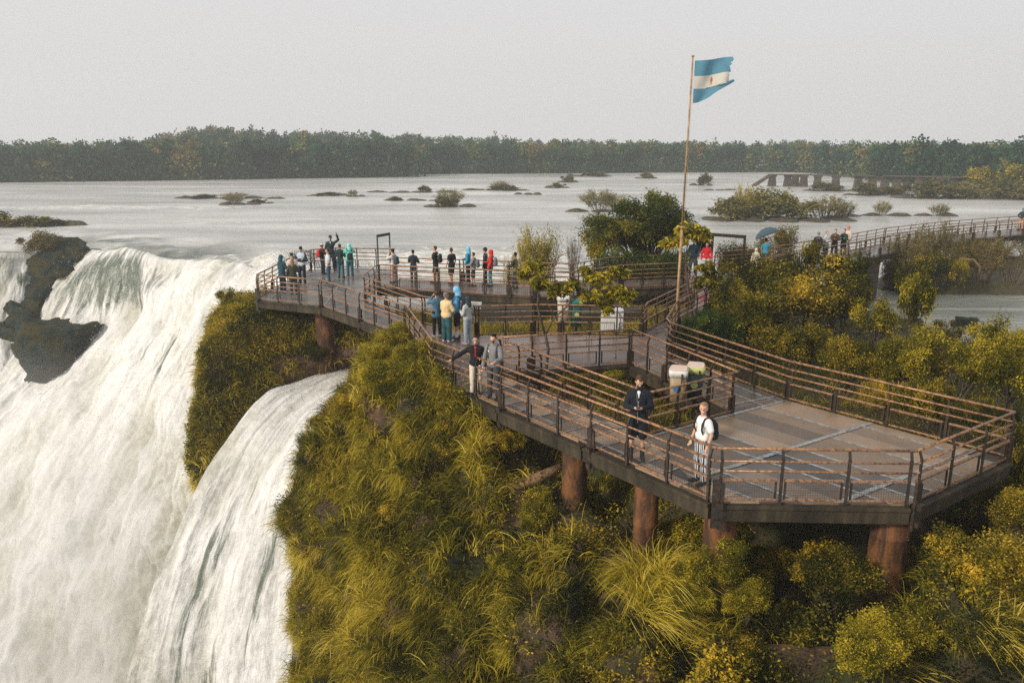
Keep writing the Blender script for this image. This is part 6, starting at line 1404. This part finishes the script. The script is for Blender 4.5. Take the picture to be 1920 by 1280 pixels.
def bin_(label, x, y, rz, body, lidc, badge, z0=.12, h=.86):
    root = empty('litter_bin', (x, y, z0), rz, label=label, cat='litter bin', group='litter bins'); b = MB()
    def sec(w, d, z, r=.10):
        pts = []
        for cx, cy, a0 in ((w/2-r, d/2-r, 0), (-w/2+r, d/2-r, 90), (-w/2+r, -d/2+r, 180), (w/2-r, -d/2+r, 270)):
            for k in range(5): a = rad(a0+k*22.5); pts.append((cx+r*math.cos(a), cy+r*math.sin(a), z))
        return pts
    def loft(b, secs):
        n = len(secs[0]); V = [p for s in secs for p in s]; F = [(i*n+k, i*n+(k+1) % n, (i+1)*n+(k+1) % n, (i+1)*n+k) for i in range(len(secs)-1) for k in range(n)]+[tuple(range(n-1, -1, -1)), tuple((len(secs)-1)*n+k for k in range(n))]; b.add(V, F)
    loft(b, [sec(.38, .36, 0), sec(.44, .42, h-.10)]); b.build('bin_body', body, root, smooth=True)
    b = MB(); loft(b, [sec(.49, .47, h-.17), sec(.50, .48, h-.02), sec(.47, .45, h)]); b.build('lid_rim', lidc[0], root, smooth=True)
    b = MB(); s0 = sec(.46, .44, h+.002); s1 = [(x*.92, y*.92, z+.035+y*.10) for x, y, z in s0]; loft(b, [s0, s1]); b.build('lid', lidc[1], root, smooth=True)
    b = MB(); b.bar((.10, -.262, h-.40), (.10, -.262, h-.06), .035, .03); b.build('latch', m_post, root)
    b = MB(); b.lathe([(.0, 0), (.095, 0), (.095, .01), (.0, .012)], 20); v = [(x-.02, -.222-z, y+h*.45) for x, y, z in b.v]; b.v = v; b.build('badge', badge, root)
    b = MB(); b.box((0, 0, -.04), (.40, .40, .07)); b.bar((0, 0, -.05), (0, 0, -1.2), .09, .09); b.build('stand', m_post, root)
yl = cloth((.50, .53, .20), .4); wh = cloth((.72, .71, .70), .4); pink = simple('lid_top', (.55, .42, .34), (.62, .50, .42), .45, 0, 6, 0)
bin_('beige litter bin with white lid and blue badge behind the low railing', 4.40, 20.0, -.25, simple('bin_beige', (.36, .26, .14), (.28, .22, .13), .5, 0, 4, .1), (wh, pink), cloth((.02, .17, .45), .4))
bin_('dark green litter bin with yellow green lid beside the beige one', 4.93, 20.32, -.25, simple('bin_green', (.02, .05, .05), (.03, .07, .07), .5, 0, 4, .1), (yl, pink), yl)
bin_('pale litter bin behind the grassy gap', 2.02, 30.5, .1, cloth((.55, .47, .38), .5), (wh, wh), cloth((.25, .15, .05)), -.15, 1.05)
bin_('green litter bin beside the pale one behind the grassy gap', 2.55, 30.6, .1, cloth((.015, .09, .08), .5), (cloth((.02, .16, .14)), cloth((.03, .2, .18))), yl, -.25, .95)
root = empty('cabinet', (4.0, 30.8, -.55), .05, label='white metal cabinet standing in the grassy gap right of the bins', cat='cabinet'); b = MB(); b.box((0, 0, .45), (.85, .4, .9)); b.build('case', cloth((.62, .66, .70), .4), root, bevel=.015); b = MB(); b.box((-.05, -.212, .45), (.68, .02, .76)); b.build('door', cloth((.70, .72, .74), .4), root, bevel=.006); b = MB(); b.tube([(.2, -.23, .8), (.3, -.3, .5), (.22, -.25, .1)], .012, 6); b.build('cable', m_post, root)
# ------------------------------------------------------------------ spray at the foot of the falls
def mist():
    b = MB(); V, F = [], []
    for i in range(13):
        a = math.pi*i/12
        for k in range(24): c = 2*math.pi*k/24; V.append((math.sin(a)*math.cos(c), math.sin(a)*math.sin(c), math.cos(a)))
    F = [(i*24+k, i*24+(k+1) % 24, (i+1)*24+(k+1) % 24, (i+1)*24+k) for i in range(12) for k in range(24)]
    F = [f[::-1] for f in F]; b.add(V, F); me = b.mesh('mist', True); o = link('mist', me); o.location = (-33, 47, -29); o.scale = (27, 14, 24); props(o, 'pale spray drifting up from the foot of the falls', 'mist', kind='stuff')
    n = NT('spray'); v = pos(n); co = obco(n); ln = n.n('ShaderNodeVectorMath', operation='LENGTH'); n.l(co, ln.inputs[0])
    fall_ = n.math('SUBTRACT', 1.0, ln.outputs['Value'], True); k = n.ramp(n.noise(n.mapping(v, (1, 1, .5)), .13, 4, .5), [(.38, .05), (.62, 1)])
    d = n.math('MULTIPLY', n.math('MULTIPLY', n.math("MULTIPLY", fall_, 1.7, True), k), .065)
    vv = n.n('ShaderNodeVolumePrincipled'); vv.inputs['Color'].default_value = (.97, .97, .96, 1); n.l(d, vv.inputs['Density']); vv.inputs['Anisotropy'].default_value = .1
    n.l(vv.outputs[0], n.out.inputs['Volume']); me.materials.append(n.m)
mist()
sc.cycles.volume_step_rate = 1.5; sc.cycles.volume_max_steps = 64

def spray():
    """loose drops and clots of foam thrown off the falling water"""
    rng = np.random.default_rng(77); parts = []
    for (S, N, name, amp), n, sz, rg in zip(FALLS, (60000, 8000, 26000), (.085, .085, .028), (1.4, 1.0, .5)):
        C, Nn, i, j = sample(S, N, n, rng); k = np.clip(fbm(C*(.5 if sz > .05 else 1.1), 4)*2.6-.1, 0, 1.6); v = i/S.shape[0]
        P = C+Nn*((rng.exponential(.35, n)*k*rg+.02)*np.clip(v*6, .1, 1))[:, None]+rng.normal(size=(n, 3))*sz*2
        V, F, t = leaves(P, sz, rng, .8); parts.append((V, F, t))
    V, F, t = join(parts); n = NT('foam_drops'); b = n.n('ShaderNodeBsdfTranslucent'); b.inputs[0].default_value = (.66, .66, .65, 1); d = n.n('ShaderNodeBsdfDiffuse'); d.inputs[0].default_value = (.66, .66, .65, 1)
    m = n.n('ShaderNodeMixShader'); m.inputs[0].default_value = .5; n.l(d.outputs[0], m.inputs[1]); n.l(b.outputs[0], m.inputs[2])
    props(link('spray', npmesh('spray', V, F), n.done(m.outputs[0])), 'loose foam and drops thrown off the falls', 'spray', kind='stuff')
spray()
# ------------------------------------------------------------------ haze
def haze():
    b = MB(); b.box((60, 330, 10), (1500, 780, 60)); me = b.mesh('haze')
    V = [(-700, -60, -60), (800, -60, -60), (800, 720, -60), (-700, 720, -60)]
    b = MB(); b.prism([(v[0], v[1]) for v in V], -75, 60); me = b.mesh('haze')
    n = NT('haze_air'); v = n.n('ShaderNodeVolumePrincipled'); v.inputs['Color'].default_value = (.93, .96, .98, 1)
    v.inputs['Density'].default_value = HAZE; v.inputs['Anisotropy'].default_value = .2
    n.l(v.outputs[0], n.out.inputs['Volume'])
    props(link('haze', me, n.m), 'pale damp air over the river', 'haze', kind='stuff')
HAZE = .0007
haze()
